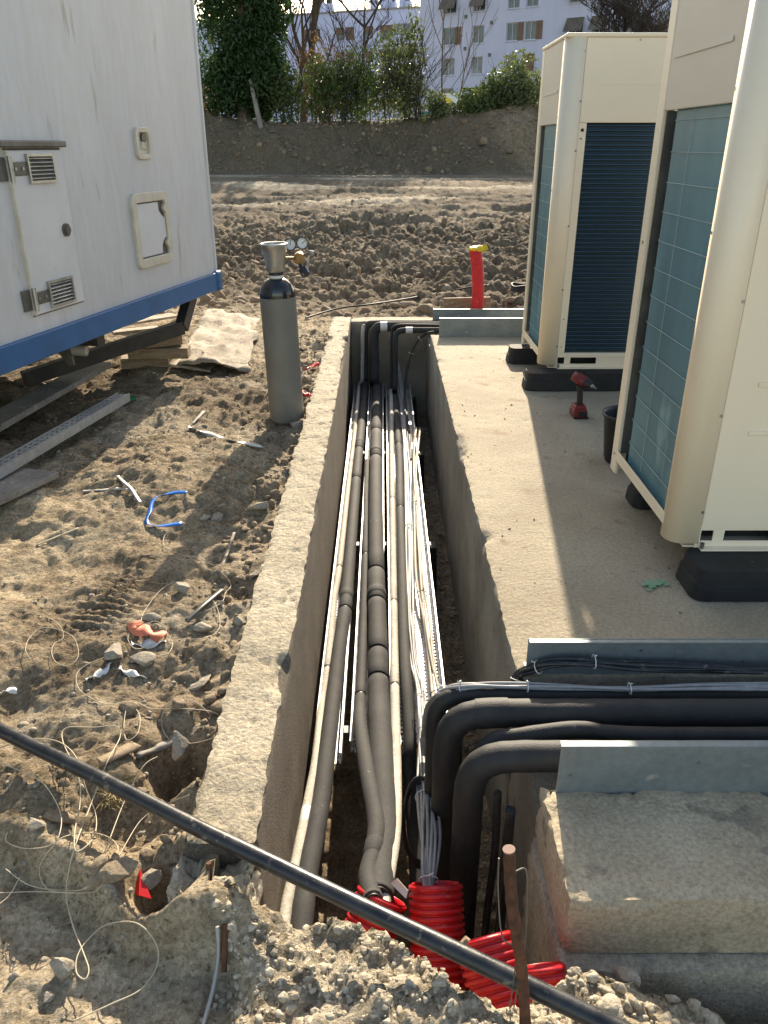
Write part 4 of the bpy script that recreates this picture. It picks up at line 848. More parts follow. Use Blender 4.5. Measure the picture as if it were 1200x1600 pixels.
for s_ in (-1, 1):
    mb = MB(); mb.beam(a_ + sdv * s_ * W2 / 2 - upv * .005, b_ + sdv * s_ * W2 / 2 - upv * .005, .002, .05, upv); mb.build('flange', ML['galv'], t)
# ---------------------------------------------------------------- gas bottle
cb = Vector((-.578, 4.53, -.055)); t = thing('gas_bottle', 'grey gas bottle with black shoulder standing beside the trench wall', 'gas bottle', cb)
tl = Matrix.Translation(cb) @ Matrix.Rotation(R(-1.2), 4, 'Y') @ Matrix.Rotation(R(.6), 4, 'X')
rc = .102; prof = [(.0, 0), (rc * .93, 0), (rc * .98, .006), (rc, .02), (rc, .50), (rc, .735)]
MB().lathe(prof, 48, tl).build('body', ML['cyl_grey'], t)
sh_ = [(rc + .0005, .732)] + [(rc * math.cos(a) * .999 + .0, .742 + .098 * math.sin(a)) for a in np.linspace(0, 1.25, 14)] + [(.028, .845), (.028, .85)]
DZ = -.155
MB().lathe(sh_, 48, tl).build('shoulder', ML['cyl_black'], t)
tl = tl @ Matrix.Translation((0, 0, DZ)); MB().lathe([(.0, .985), (.041, .985), (.041, 1.005), (.0, 1.005)], 32, tl).build('neck_ring', ML['tape_white'], t)
MB().lathe([(.0, 1.005), (.044, 1.0055), (.044, 1.02), (.0, 1.021)], 32, tl).build('collar', ML['cyl_black'], t)
capv = MB(); K = 48
prof = [(.048, 1.022), (.053, 1.03), (.055, 1.06), (.061, 1.11), (.067, 1.135), (.069, 1.155), (.076, 1.162), (.077, 1.170), (.071, 1.174), (.065, 1.172), (.060, 1.13), (.050, 1.06), (.046, 1.025)]
v = []; f = []
for i, (r_, z_) in enumerate(prof):
    for k in range(K):
        a = 2 * math.pi * k / K; q = r_ * (1 + (.07 * math.cos(2 * a + 1.2) if 2 < i < 6 else 0)); v.append(tl @ Vector((q * math.cos(a), q * math.sin(a), z_)))
for i in range(len(prof) - 1):
    for k in range(K):
        # side windows of the guard, at the back
        if 2 <= i <= 3 and (2 <= k <= 17): continue
        if 9 <= i <= 10 and (2 <= k <= 17): continue
        f.append((i * K + k, i * K + (k + 1) % K, (i + 1) * K + (k + 1) % K, (i + 1) * K + k))
capv.add(v, f, True); capv.build('valve_guard', ML['alu'], t)
q = [tl @ Vector((.058 * math.cos(a) * s, -.066 + .006, z)) for a, s, z in ((2.2, .95, 1.045), (2.25, 1.0, 1.10), (2.05, .9, 1.128), (1.7, .7, 1.128), (1.4, .5, 1.10), (1.35, .5, 1.045))]
MB().lathe([(.0, 1.02), (.018, 1.02), (.018, 1.10), (.012, 1.12), (.0, 1.13)], 16, tl).build('valve', ML['brass'], t)
v0 = tl @ Vector((0, 0, 1.10)); t = thing('pressure_regulator', 'brass pressure regulator with two round gauges behind the gas bottle cap', 'regulator', v0)
bc = v0 + Vector((.125, .10, -.02))
MB().tube([v0 + Vector((.015, .02, -.01)), bc], .009, 12).build('inlet_tube', ML['brass'], t)
MB().disc(bc + Vector((0, -.02, 0)), (0, 1, .1), .032, .045, 24).build('body', ML['brass'], t, bevel=.004)
MB().tube([bc + Vector((0, 0, -.02)), bc + Vector((.012, -.02, -.05)), bc + Vector((.02, -.03, -.055)), bc + Vector((.04, -.05, -.085))], [.012, .012, .027, .027], 20, smooth=False).build('knob', ML['cyl_black'], t)
MB().tube([bc + Vector((.02, 0, .015)), bc + Vector((.055, -.01, .03)), bc + Vector((.056, -.01, .03)), bc + Vector((.085, -.015, .028))], [.007, .007, .014, .014], 14).build('outlet', ML['alu'], t)
for gx, gz, an in ((-.046, .075, 1.5), (.022, .082, .7)):
    c = bc + Vector((gx, -.01, gz)); nr = Vector((.1, -1, .22)).normalized()
    g_ = MB(); g_.disc(c - nr * .012, nr, .034, .024, 32, .029); g_.disc(c - nr * .012, nr, .033, .006, 32); g_ = g_.build('gauge', ML['tool_black'], t)
    MB().disc(c - nr * .002, nr, .0295, .004, 32).build('gauge_face', ML['gauge_face'], g_)
    xv = Vector((1, .1, 0)).normalized(); yv = nr.cross(xv); m = MB()
    m.beam(c + nr * .004 - (xv * math.cos(an) + yv * math.sin(an)) * .006, c + nr * .004 + (xv * math.cos(an) + yv * math.sin(an)) * .022, .003, .001, nr)
    m.build('needle', ML['tool_black'], g_)
    tk = MB()
    for k in range(11):
        a = R(-45 + 27 * k); dv = xv * math.cos(a) + yv * math.sin(a); tk.beam(c + nr * .0035 + dv * .022, c + nr * .0035 + dv * .027, .0016, .0008, nr)
    tk.build('scale_marks', ML['tool_black'], g_)
q = [bc + Vector((.03, -.005, 0)), bc + Vector((.055, .0, -.03)), P(484, 425, Y=4.75), P(500, 441, Y=4.9), P(512, 470, Y=5.2), G(500, 520, .01), G(470, 560, .01)]
o = MB().tube(spline(q[:4], 8), .004, 8).build('gas_hose', CGm); tag(o, 'thin hose leading from the regulator down to the field', 'hose')
# ---------------------------------------------------------------- outdoor units
B, BD = ML['ac_beige'], ML['ac_beige_shade']
def unit(x0, y0, W, D, label, kind, slabz=0.0, zt=2.02):
    t = thing('outdoor_unit', label, 'air conditioning unit', (x0, y0, 0)); zb = .115; zc0, zc1 = .235, 1.565; cr = .055
    def post(cx, cy, a0, name='corner_post', z0=zb + .02, ww=.055):
        mb = MB(); q = []
        for k in range(9): a = R(a0 + 90 * k / 8); q.append((cx + cr * math.cos(a), cy + cr * math.sin(a)))
        a1, a2 = R(a0), R(a0 + 90)   # straight wings
        p0 = (q[0][0] + math.cos(a1 - math.pi / 2) * .022, q[0][1] + math.sin(a1 - math.pi / 2) * .022); p1 = (q[-1][0] + math.cos(a2 + math.pi / 2) * ww, q[-1][1] + math.sin(a2 + math.pi / 2) * ww)
        q = [p0] + q + [p1]; n = len(q); v = [Vector((a, b, z0)) for a, b in q] + [Vector((a, b, zt - .02)) for a, b in q]
        mb.add(v, [(i, i + 1, i + 1 + n, i + n) for i in range(n - 1)], True); return mb.build(name, B, t, solid=-.0025)
    post(x0 + cr, y0 + cr, 180)                                  # front left
    # top cap
    mb = MB(); mb.b2((x0 - .006, y0 - .006, zt - .022), (x0 + W + .006, y0 + D + .006, zt)); mb.build('top_cap', B, t, bevel=.008, segs=3)
    # interior mass
    mb = MB(); mb.b2((x0 + .075, y0 + .06, zb + .02), (x0 + W - .05, y0 + D - .05, zt - .03)); mb.build('interior', ML['dark_void'], t)
    # left side
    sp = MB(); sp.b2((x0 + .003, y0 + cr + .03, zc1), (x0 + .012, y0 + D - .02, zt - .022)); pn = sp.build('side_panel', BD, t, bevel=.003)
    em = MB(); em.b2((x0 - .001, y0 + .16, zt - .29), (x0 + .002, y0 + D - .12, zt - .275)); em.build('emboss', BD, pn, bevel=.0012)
    mb = MB(); mb.b2((x0 + .0, y0 + D - .075, zb), (x0 + .014, y0 + D - .001, zt - .0225)); mb.b2((x0 + .0145, y0 + D - .02, zb), (x0 + .06, y0 + D - .001, zt - .0225)); mb.build('rear_post', B, t, bevel=.003)
    mb = MB(); mb.b2((x0 + .016, y0 + D - .079, zb + .10), (x0 + .10, y0 + D - .073, zc1)); mb.build('coil_end_plate', ML['steel_mid'], t)  # darker metal paints in the shade of the recess beside the coil
    # coil on the side, curved at its far end
    ya, yb = y0 + cr + .02, y0 + D - .105; q = [(x0 + .022, ya), (x0 + .022, ya + .2), (x0 + .022, yb - .085), (x0 + .022, yb - .075), (x0 + .022, yb - .07)]
    for k in range(1, 7): a = R(90 * k / 6); q.append((x0 + .022 + .07 * (1 - math.cos(a)), yb - .07 + .07 * math.sin(a)))
    n = len(q); mb = MB(); v = [Vector((a, b, zc0 - .03)) for a, b in q] + [Vector((a, b, zc1 + .005)) for a, b in q]; mb.add(v, [(i, i + 1, i + 1 + n, i + n) for i in range(n - 1)], True); coil = mb.build('coil', ML['teal'], t)
    st_ = MB()
    for k in range(13):
        z = zc0 + .06 + k * .103; st_.tube([Vector((a - .004, b, z)) for a, b in q[:8]], .0012, 6)
    for fy in (.60,): st_.tube([Vector((x0 + .017, ya + (yb - ya) * fy, zc0)), Vector((x0 + .017, ya + (yb - ya) * fy, zc1))], .0010, 6)
    st_.build('guard_wires', ML['string'], coil)
    mb = MB(); mb.b2((x0 - .003, y0 + cr + .01, zc0 - .055), (x0 + .026, y0 + D - .076, zc0 - .035)); mb.b2((x0 - .003, y0 + cr + .011, zc0 - .0345), (x0 + .0005, y0 + D - .077, zc0 - .008)); mb.build('side_rail', B, t, bevel=.002)
    # front
    fx = x0 + .112
    if kind == 'coil':
        mb = MB(); mb.b2((fx, y0 + .002, zc1 + .004), (x0 + W - .06, y0 + .012, zt - .0225)); pn = mb.build('front_panel', B, t, bevel=.004)
        em = MB(); em.b2((fx + .06, y0 + .0, zt - .255), (x0 + W - .15, y0 + .003, zt - .243)); em.build('emboss', B, pn, bevel=.0012)
        mb = MB(); mb.b2((fx + .0, y0 + .001, zc0 - .02), (fx + .045, y0 + .011, zc1 + .003)); fl = mb.build('flange', B, t, bevel=.001)
        h = MB()
        for (dx, z, s_) in ((.022, zc1 - .035, .016), (.018, zc1 - .08, .008), (.026, zc1 - .06, .006), (.02, zc0 + .2, .007), (.026, zc0 + .2, .005), (.022, zc0 + .02, .006)): h.b2((fx + dx - s_ / 2, y0 - .0005, z - s_ / 2), (fx + dx + s_ / 2, y0 + .0008, z + s_ / 2))
        for k, (dx, z, s_) in enumerate(((.022, zc1 - .035, .016), (.018, zc1 - .08, .008), (.02, zc0 + .2, .007), (.022, zc0 + .02, .006))):
            h = MB(); h.b2((fx + dx - s_ / 2, y0 - .0005, z - s_ / 2), (fx + dx + s_ / 2, y0 + .0008, z + s_ / 2)); h.build('slot', ML['dark_void'], fl)
        mb = MB(); mb.b2((fx + .046, y0 + .030, zc0 - .015), (x0 + W - .06, y0 + .05, zc1 + .003)); cf = mb.build('front_coil', ML['navy'], t)
        rb = MB(); k = 0
        while zc0 + .01 + k * .0262 < zc1:
            z = zc0 + .01 + k * .0262; pts = [Vector((fx + .046, y0 + .024, z))] + [Vector((fx + .046 + (W - .23) * i / 12, y0 + .024, z)) for i in range(1, 13)]; rb.tube(pts, .0062, 8); k += 1
        rb.build('fin_rows', ML['navy_rib'], cf)
        mb = MB(); mb.b2((fx, y0 + .001, zc0 - .05), (x0 + W - .06, y0 + .045, zc0 - .021)); mb.build('sill', B, t, bevel=.003)
    else:
        mb = MB(); mb.b2((fx, y0 + .002, zc1 + .02), (x0 + W - .06, y0 + .012, zt - .0225)); mb.build('front_panel', B, t, bevel=.003)
        mb = MB(); mb.b2((fx + .002, y0 + .003, zc0 - .045), (x0 + W - .06, y0 + .013, zc1 + .016)); pn = mb.build('service_panel', B, t, bevel=.003)
        for z in (.72, .55, 1.1, .93): 
            mb = MB(); mb.b2((fx + .10, y0 - .003, z), (x0 + W - .3, y0 + .004, z + .016)); mb.build('emboss', B, pn, bevel=.0025)
        mb = MB(); mb.b2((fx - .012, y0 + .0, zb + .03), (fx - .001, y0 + .010, zt - .03)); mb.build('seam_strip', B, t, bevel=.002)
    # base rail with slots
    mb = MB(); xl = [x0 + .10, fx + .005, fx + .05, fx + .09, fx + .26, x0 + W - .3, x0 + W - .06]; zl = [zb + .0, zb + .028, zb + .07, zb + .092 if kind != 'coil' else zb + .071]
    for j in range(3):
        for i in range(6):
            if j == 1 and i in (1, 3): continue
            mb.b2((xl[i], y0 + .004, zl[j]), (xl[i + 1], y0 + .008, zl[j + 1]))
    mb.build('base_rail', B, t)
    mb = MB(); mb.b2((x0 + .115, y0 - .028, zb), (x0 + W - .06, y0 + .0035, zb + .006)); mb.b2((x0 + .06, y0 + .0085, zb), (x0 + W - .06, y0 + D - .03, zb + .006)); mb.build('base_pan', B, t, bevel=.002)
    for (sx, sz) in ((fx - .006, .26), (fx - .006, .62), (fx - .006, 1.0), (fx - .006, 1.42), (fx - .006, 1.68), (fx - .006, 1.93), (fx + .3, 1.985)):
        MB().disc((sx, y0 + .0, sz), (0, -1, 0), .006, .003, 12).build('screw', ML['screw'], t)
    for (sy, sz) in ((y0 + .075, 1.6), (y0 + .08, .5), (y0 + .07, 1.2), (y0 + D - .04, .2), (y0 + D - .04, 1.1)):
        MB().disc((x0 + .0, sy, sz), (-1, 0, 0), .006, .003, 12).build('screw', ML['screw'], t)
    MB().disc((fx + .01, y0 - .012, zb + .006), (0, 0, 1), .008, .02, 8).build('anchor_bolt', ML['screw'], t)
    return t
unit(1.040, 2.53, 1.24, .79, 'near beige outdoor unit with plain front panel and blue coil side', 'panel')
unit(1.035, 5.08, 1.24, .74, 'far beige outdoor unit with dark ribbed coil on its front', 'coil')
def foot(x0, x1, y0, y1, lb):
    h = .113; mb = MB(); ps = [(x0, 0), (x0 + .012, .055), (x0 + .022, .056), (x0 + .03, h - .001)]
    v = []
    n = 5
    for z, ins in ((0.003, 0), (.060, .006), (.062, .013), (h, .018)):
        r = .05 - ins * .5; ring = []
        for (cx, cy, a0) in ((x1 - ins - r, y1 - ins - r, 0), (x0 + ins + r, y1 - ins - r, 90), (x0 + ins + r, y0 + ins + r, 180), (x1 - ins - r, y0 + ins + r, 270)):
            for k in range(n): a = R(a0 + 90 * k / (n - 1)); ring.append(Vector((cx + r * math.cos(a), cy + r * math.sin(a), z)))
        v += ring
    N = 4 * n; mb.add(v, [(i + N * s, (i + 1) % N + N * s, (i + 1) % N + N * (s + 1), i + N * (s + 1)) for s in range(3) for i in range(N)] + [tuple(range(3 * N, 4 * N))])
    o = mb.build('rubber_foot', ML['rubber'], bevel=.003); tag(o, lb, 'support foot'); return o
foot(1.085, 2.25, 2.34, 2.56, 'black rubber support foot under the front edge of the near outdoor unit')
foot(1.10, 2.25, 3.10, 3.28, 'black rubber support foot under the rear edge of the near outdoor unit')
foot(.925, 2.25, 4.93, 5.12, 'black rubber support foot under the front edge of the far outdoor unit')
foot(.915, 2.25, 5.62, 5.80, 'black rubber support foot under the rear edge of the far outdoor unit')
# plant pot used as bucket
c = Vector((1.225, 3.70, .001)); t = thing('bucket', 'round black plastic bucket half hidden behind the near outdoor unit', 'bucket', c); m4 = Matrix.Translation(c)
MB().lathe([(0, 0), (.095, 0), (.103, .02), (.125, .235), (.134, .236), (.136, .25), (.128, .252), (.120, .235), (.098, .02), (.0, .015)], 48, m4).build('shell', ML['pot'], t)
MB().tube([c + Vector((-.05, -.03, .02)), c + Vector((-.045, -.02, .2))], .003, 6).build('cable_offcut', CGm, t)
# impact driver
c = Vector((1.155, 4.42, .001)); t = thing('cordless_driver', 'red and black cordless driver standing upright on the slab', 'power tool', c)
mb = MB(); mb.box(c + Vector((0, 0, .03)), (.085, .12, .045), taper=.92); mb.build('battery', ML['tool_red'], t, bevel=.008, segs=3)
mb = MB(); mb.box(c + Vector((.005, 0, .0045)), (.088, .122, .008)); mb.box(c + Vector((.012, -.062, .03)), (.05, .006, .03)); mb.build('battery_base', ML['tool_black'], t, bevel=.002)
mb = MB(); mb.box(c + Vector((-.0, 0, .062)), (.075, .10, .022), taper=.85); mb.build('handle_foot', ML['tool_red'], t, bevel=.007, segs=3)
q = [c + Vector((.002, 0, .07)), c + Vector((.0, 0, .11)), c + Vector((-.004, 0, .15)), c + Vector((-.012, 0, .19))]; mb = MB(); mb.tube(spline(q, 4), .018, 16); mb.build('grip', ML['tool_black'], t)
hx = Vector((.62, -.70, -.25)).normalized(); hc = c + Vector((-.0, .0, .215)); mb = MB(); mb.tube([hc - hx * .062, hc - hx * .058, hc - hx * .02, hc + hx * .025, hc + hx * .03], [.018, .029, .032, .031, .026], 24); mb.build('motor_housing', ML['tool_red'], t)
mb = MB(); mb.tube([hc + hx * .026, hc + hx * .05, hc + hx * .07], [.028, .026, .018], 24); mb.build('gear_nose', ML['tool_black'], t)
mb = MB(); mb.tube([hc + hx * .07, hc + hx * .082, hc + hx * .083, hc + hx * .105], [.011, .011, .004, .004], 16); mb.build('chuck', ML['screw'], t)
mb = MB(); mb.box(c + Vector((.02, -.012, .178)), (.014, .014, .026)); mb.build('trigger', ML['tool_black'], t, bevel=.003)
# far standing red duct with yellow cap
b = P(748, 486, Z=-.01); tp = P(743, 389, Y=b.y - .05); ax = (tp - b); ln = ax.length
t = thing('corrugated_duct', 'red corrugated duct standing upright with a yellow cap behind the far end wall', 'duct', b); pts = []; rr = []
for k in range(40):
    for f_, g in ((0, .92), (.25, 1), (.7, 1)): s = (k + f_) / 40; pts.append(b + ax * s + Vector((.022 * math.sin(s * 2.6), 0, 0))); rr.append(.058 * g)
MB().tube(pts, rr, 28).build('corrugated_wall', ML['red'], t)
v, f = ICO3; p_ = v * np.array([.062, .06, .028]); p_[:, 2] += .02 * fbm(v * 2, 3, 5); p_[:, 0] += np.where(v[:, 0] > .3, .04, 0) * v[:, 0]; mb = MB(); mb.add(p_ + np.array(pts[-1]) + np.array([.0, 0, .005]), f, True); mb.build('cap', ML['yellow'], t)
mb = MB(); q_ = pts[-1]; mb.add([q_ + Vector((.02, -.02, .02)), q_ + Vector((.10, -.02, .045)), q_ + Vector((.12, -.02, .0)), q_ + Vector((.05, -.04, -.02))], [(0, 1, 2, 3)]); mb.build('cap_flap', ML['yellow'], t, solid=.003)
plank('raw wooden board standing behind the far metal plate by the red duct', P(695, 474, Z=.05), P(768, 472, Z=.05), .03, .10, 'wood', 'board', 'board', bev=.001)
o = MB().tube(spline([G(480, 500, .02), G(530, 487, .03), G(580, 483, .045), G(640, 474, .05), G(700, 463, .05), G(745, 455, .05), G(800, 450, .05)], 8), .009, 8).build('cable', CB); tag(o, 'thin black cable snaking across the soil behind the trench', 'cable')
t = thing('cable_coil', 'small dark cable ring lying on the soil beside the far outdoor unit', 'cable', G(818, 455))
for k in range(3): c_ = G(820, 456, .03 + .02 * k); MB().tube([c_ + Vector((.13 * math.cos(a), .13 * math.sin(a), .01 * math.sin(3 * a))) for a in np.linspace(0, 6.283, 25)[:-1]], .012, 8, closed=True).build('cable', CB, t)
# ---------------------------------------------------------------- litter
def strip(name, lb, cat, px, wd, m, up=.008, th=.0015, tw=0.0, lift=None):
    pts = [G(x, y, up + (lift[i] if lift else 0)) for i, (x, y) in enumerate(px)]; s_ = spline(pts, 6); v = []; f = []
    for i, p in enumerate(s_):
        a = s_[max(i - 1, 0)]; b = s_[min(i + 1, len(s_) - 1)]; tg = (b - a).normalized(); sd = tg.cross(Vector((0, 0, 1))).normalized(); ang = tw * math.sin(i * .5); sd = sd * math.cos(ang) + Vector((0, 0, 1)) * math.sin(ang)
        v += [p - sd * wd / 2, p + sd * wd / 2]
    f = [(2 * i, 2 * i + 1, 2 * i + 3, 2 * i + 2) for i in range(len(s_) - 1)]; mb = MB(); mb.add(v, f, True); o = mb.build(name, ML[m], solid=th); return tag(o, lb, cat)
strip('strap', 'bright blue plastic strap bent into a hook shape on the soil', 'strap', [(295, 772), (268, 774), (244, 782), (238, 800), (231, 818), (248, 825), (287, 821)], .018, 'blue_strap', .012, .002, .5)
strip('metal_strip', 'long crumpled silver strip crossing the top of the bottle shadow', 'metal strip', [(295, 670), (320, 678), (345, 688), (375, 694), (412, 701)], .035, 'galv', .014, .002, .6)
strip('metal_strip', 'short curled metal strip rising from the long silver strip', 'metal strip', [(303, 664), (312, 655), (321, 645)], .018, 'paper', .012, .002, .3)
strip('metal_strip', 'narrow bent pale metal strip left of the blue strap', 'metal strip', [(186, 748), (198, 760), (210, 773), (222, 790)], .018, 'galv', .018, .002, .3)
strip('stick', 'thin grey stick lying behind the bent pale metal strip', 'stick', [(132, 770), (165, 768), (190, 766), (215, 770)], .014, 'paper', .012, .006, .2)
strip('stick', 'straight pale stick alone on the bare soil at the left', 'stick', [(60, 853), (90, 841), (125, 827)], .008, 'wire_pale', .008, .005, .2)
strip('metal_bar', 'dark metal bar lying at a slant near the wall in the bottle shadow', 'metal bar', [(294, 976), (320, 952), (350, 927)], .016, 'steel_mid', .02, .01, .1)
strip('stick', 'pale wooden splinter standing at a slant above the dark metal bar', 'stick', [(345, 904), (357, 875), (369, 841)], .012, 'wood_grey', .03, .005, .2)
strip('timber_offcut', 'flat pale wooden offcut beside the black diagonal pipe', 'timber', [(158, 1196), (188, 1182), (216, 1168)], .035, 'wood', .016, .006, .1)
strip('paper_scrap', 'crumpled white scrap at the left border of the soil', 'paper', [(3, 1086), (15, 1082), (30, 1083)], .02, 'tape_white', .01, .002, .9)
strip('paper_scrap', 'white torn scrap below the tall grey stone', 'paper', [(136, 1064), (152, 1058), (166, 1050), (172, 1040)], .025, 'tape_white', .008, .002, .9)
strip('paper_scrap', 'white torn scrap right of the tall grey stone', 'paper', [(188, 1046), (200, 1052), (214, 1056), (232, 1062)], .022, 'tape_white', .008, .002, .9)
strip('paper_scrap', 'white crumpled paper lying under the orange rag', 'paper', [(208, 1008), (225, 1010), (246, 1006), (262, 1004)], .035, 'tape_white', .008, .002, .7)
strip('rag', 'torn orange rag lying among stones at the edge of the bottle shadow', 'rag', [(212, 978), (217, 989), (232, 992), (246, 997), (256, 1003)], .05, 'orange', .018, .003, .35)
strip('plastic_piece', 'crushed green plastic piece near the trailer shadow', 'plastic', [(202, 624), (209, 626), (215, 625)], .04, 'green', .02, .012, .9)
strip('plastic_piece', 'torn red plastic wedged between the wall and the round brown boulder', 'plastic', [(480, 586), (490, 583), (500, 577)], .03, 'red_sheet', .05, .003, .6)
strip('plastic_piece', 'small red plastic shred at the foot of the gas bottle', 'plastic', [(474, 615), (479, 619), (486, 622)], .03, 'red_sheet', .02, .003, .9)
strip('timber_offcut', 'old brown stick lying near the straw tuft', 'timber', [(75, 1275), (95, 1280), (120, 1282)], .03, 'wood', .014, .008, .2)
strip('stick', 'grey twig lying in the pit beside the wall', 'stick', [(218, 1186), (240, 1178), (262, 1170), (275, 1160)], .022, 'wood_grey', .02, .01, .3)
strip('wire', 'thin dark wire lying in the middle of the bottle shadow', 'wire', [(222, 868), (250, 870), (300, 874)], .006, 'cable_black', .006, .003, .2)
g = G(222, 1392); mb = MB(); mb.add([g + Vector((-.025, -.005, .0)), g + Vector((.03, -.02, .0)), g + Vector((-.008, .035, .03)), g + Vector((.002, -.02, .012))], [(0, 3, 2), (3, 1, 2)]); mb.add([g + Vector((-.025, -.01, .0)), g + Vector((-.008, .035, .03)), g + Vector((-.022, .035, .0))], [(0, 1, 2)]); o = mb.build('plastic_sheet', ML['red_sheet'], solid=.003); tag(o, 'bright red plastic corner sticking out of the soil at the lower left', 'plastic')
# straw tuft
mb = MB(); g = G(182, 1245); rs_ = random.Random(4)
for k in range(170):
    a = rs_.uniform(0, 6.28); l = rs_.uniform(.02, .06); b0 = g + Vector((rs_.gauss(0, .012), rs_.gauss(0, .02), 0)); e = b0 + Vector((math.cos(a) * l * .7, math.sin(a) * l * .7 - .01, rs_.uniform(.0, .05))); mb.tube([b0, (b0 + e) / 2 + Vector((0, 0, .012)), e], .0007, 4, caps=False)
o = mb.build('straw_tuft', ML['straw']); tag(o, 'tuft of dry yellow straw below the black diagonal pipe', 'straw')
# pale wire curls
def wire(lb, px, r, m='wire_pale', up=.012):
    pts = [G(x, y, up + (h[0] if h else 0)) for x, y, *h in px]; o = MB().tube(spline(pts, 9), r, 6).build('wire', ML[m]); tag(o, lb, 'wire')
wire('long pale wire curling from the wall pit down to the bottom edge', [(330, 1120), (300, 1098), (262, 1110), (256, 1140), (272, 1163), (310, 1165), (345, 1150), (342, 1120), (290, 1112), (240, 1112), (207, 1100), (197, 1130), (200, 1160), (218, 1150), (220, 1120), (200, 1104), (165, 1104), (130, 1085), (122, 1062), (135, 1045), (170, 1030)], .0013)
wire('pale wire making wide loops above and below the black diagonal pipe', [(0, 1184, .02), (50, 1174, .03), (95, 1180, .04), (125, 1205, .04), (140, 1250, .03), (155, 1290, .02), (150, 1325, .02), (125, 1345, .02), (122, 1315, .02), (130, 1270, .02), (128, 1230, .03), (105, 1180, .04), (110, 1155, .03), (150, 1150, .02), (185, 1148, .02), (192, 1165, .02), (175, 1215, .045), (150, 1270, .03), (125, 1330, .02), (112, 1370, .01), (108, 1410, .01), (118, 1455, .01), (135, 1500, .01), (143, 1525, .01), (137, 1540, .01), (124, 1530, .01), (125, 1505, .01), (140, 1480, .01), (170, 1455, .01), (215, 1452, .01), (245, 1480, .01), (250, 1515, .01), (225, 1555, .01), (180, 1578, .01), (120, 1605, .01)], .0015)
wire('pale wire with a free end looping near the left border of the soil', [(15, 1372, .02), (50, 1388), (100, 1396), (140, 1392), (175, 1360), (187, 1330), (170, 1312), (140, 1306), (105, 1312), (75, 1328), (40, 1330), (14, 1320), (15, 1305)], .0013)
wire('pale wire arching over the black pipe to a pointed end', [(0, 1200, .01), (40, 1215, .01), (75, 1240, .02), (100, 1285, .02), (95, 1320, .01), (72, 1345), (65, 1370), (80, 1395), (120, 1398), (148, 1380), (170, 1335, .01), (200, 1270, .03), (230, 1225, .05), (252, 1209, .05)], .0013)
wire('pale wire ring on the soil around the orange rag', [(205, 990), (203, 1005), (215, 1018), (240, 1012), (258, 1000), (262, 985), (245, 975), (225, 980), (228, 960), (255, 925), (285, 913), (320, 930), (340, 950), (345, 985), (320, 1002), (270, 1000), (262, 990), (272, 1010), (265, 1025), (245, 1030)], .0012)
wire('thin wire loop crossing the bottle shadow towards the wall', [(275, 832), (260, 840), (260, 858), (285, 870), (320, 878), (350, 900), (363, 918), (355, 930), (345, 948), (290, 975), (280, 990)], .0011)
wire('thin rusty wire loop on the soil left of the tall grey stone', [(0, 955), (35, 955), (70, 965), (95, 980), (102, 1000), (88, 1010), (84, 1025), (92, 1040), (110, 1044), (125, 1030), (120, 1003), (100, 990), (70, 985), (50, 1000), (43, 1020), (52, 1035)], .0011)
wire('fine wire loops hanging over the wall pit by the black pipe', [(300, 1256, .02), (272, 1262, .01), (245, 1270), (220, 1290), (190, 1340), (160, 1390), (135, 1400), (60, 1398), (0, 1400)], .0011)
wire('short straight wire end poking up at the lower left border', [(0, 1425, .01), (20, 1408, .01), (38, 1390, .03)], .0011)
# green paint smear is a flake of paint on the slab
mb = MB(); rs_ = random.Random(9)
for k in range(46):
    x = 1008 + abs(rs_.gauss(0, 24)); y = 911 + rs_.gauss(0, 3.2); c = P(x, y, Z=.0045); r = rs_.uniform(.004, .012) * (1 if x < 1045 else .6); n = 7; ring_ = [(c.x + r * 1.6 * math.cos(6.283 * i / n) * rs_.uniform(.5, 1), c.y + r * math.sin(6.283 * i / n) * rs_.uniform(.5, 1), .0048 + k * .00001) for i in range(n)]; mb.add(ring_, [tuple(range(n))])
o = mb.build('paint_mark', ML['green_paint']); tag(o, 'faint smear of green marking paint on the slab', 'paint mark', kind='stuff')
# ---------------------------------------------------------------- trees and shrubs behind the bank
def leaves(c, rad, n, sz, seed, shape=None, lump_=0.55, shell=.5):
    rs = np.random.RandomState(seed); K = int(n * 1.8); d = rs.normal(size=(K, 3)); d /= np.linalg.norm(d, axis=1)[:, None]; rr = rs.uniform(0, 1, K) ** shell; p = d * rr[:, None]
    if shape == 'col': p = np.stack([d[:, 0] * rr, d[:, 1] * rr, rs.uniform(-1, 1, K)], 1); p[:, :2] *= (1 - .35 * np.abs(p[:, 2:3]) ** 3)
    W_ = p * np.array(rad) + np.array(c)
    nz = fbm(W_ * (1.6 / max(.6, min(rad[0], rad[2]))) + seed, 3, seed) + .35 * fbm(W_ * 3.1 + seed, 2, seed + 1); m = nz + (1 - np.linalg.norm(p if shape != 'col' else p * [1, 1, 0], axis=1)) * lump_ > rs.uniform(-.25, .22, K)
    W_ = W_[m][:n]; N = len(W_); s = sz * rs.uniform(.6, 1.35, N); a = rs.normal(size=(N, 3)); a /= np.linalg.norm(a, axis=1)[:, None]; a[:, 2] -= .35; b = np.cross(a, rs.normal(size=(N, 3))); b /= np.linalg.norm(b, axis=1)[:, None]
    c_ = np.cross(a, b) * .25
    q = np.stack([W_ - a * s[:, None] * .5, W_ + b * s[:, None] * .28 + c_ * s[:, None] * .5, W_ + a * s[:, None] * .5, W_ - b * s[:, None] * .28 + c_ * s[:, None] * .5], 1).reshape(-1, 3)
    return q, [(4 * i, 4 * i + 1, 4 * i + 2, 4 * i + 3) for i in range(N)]
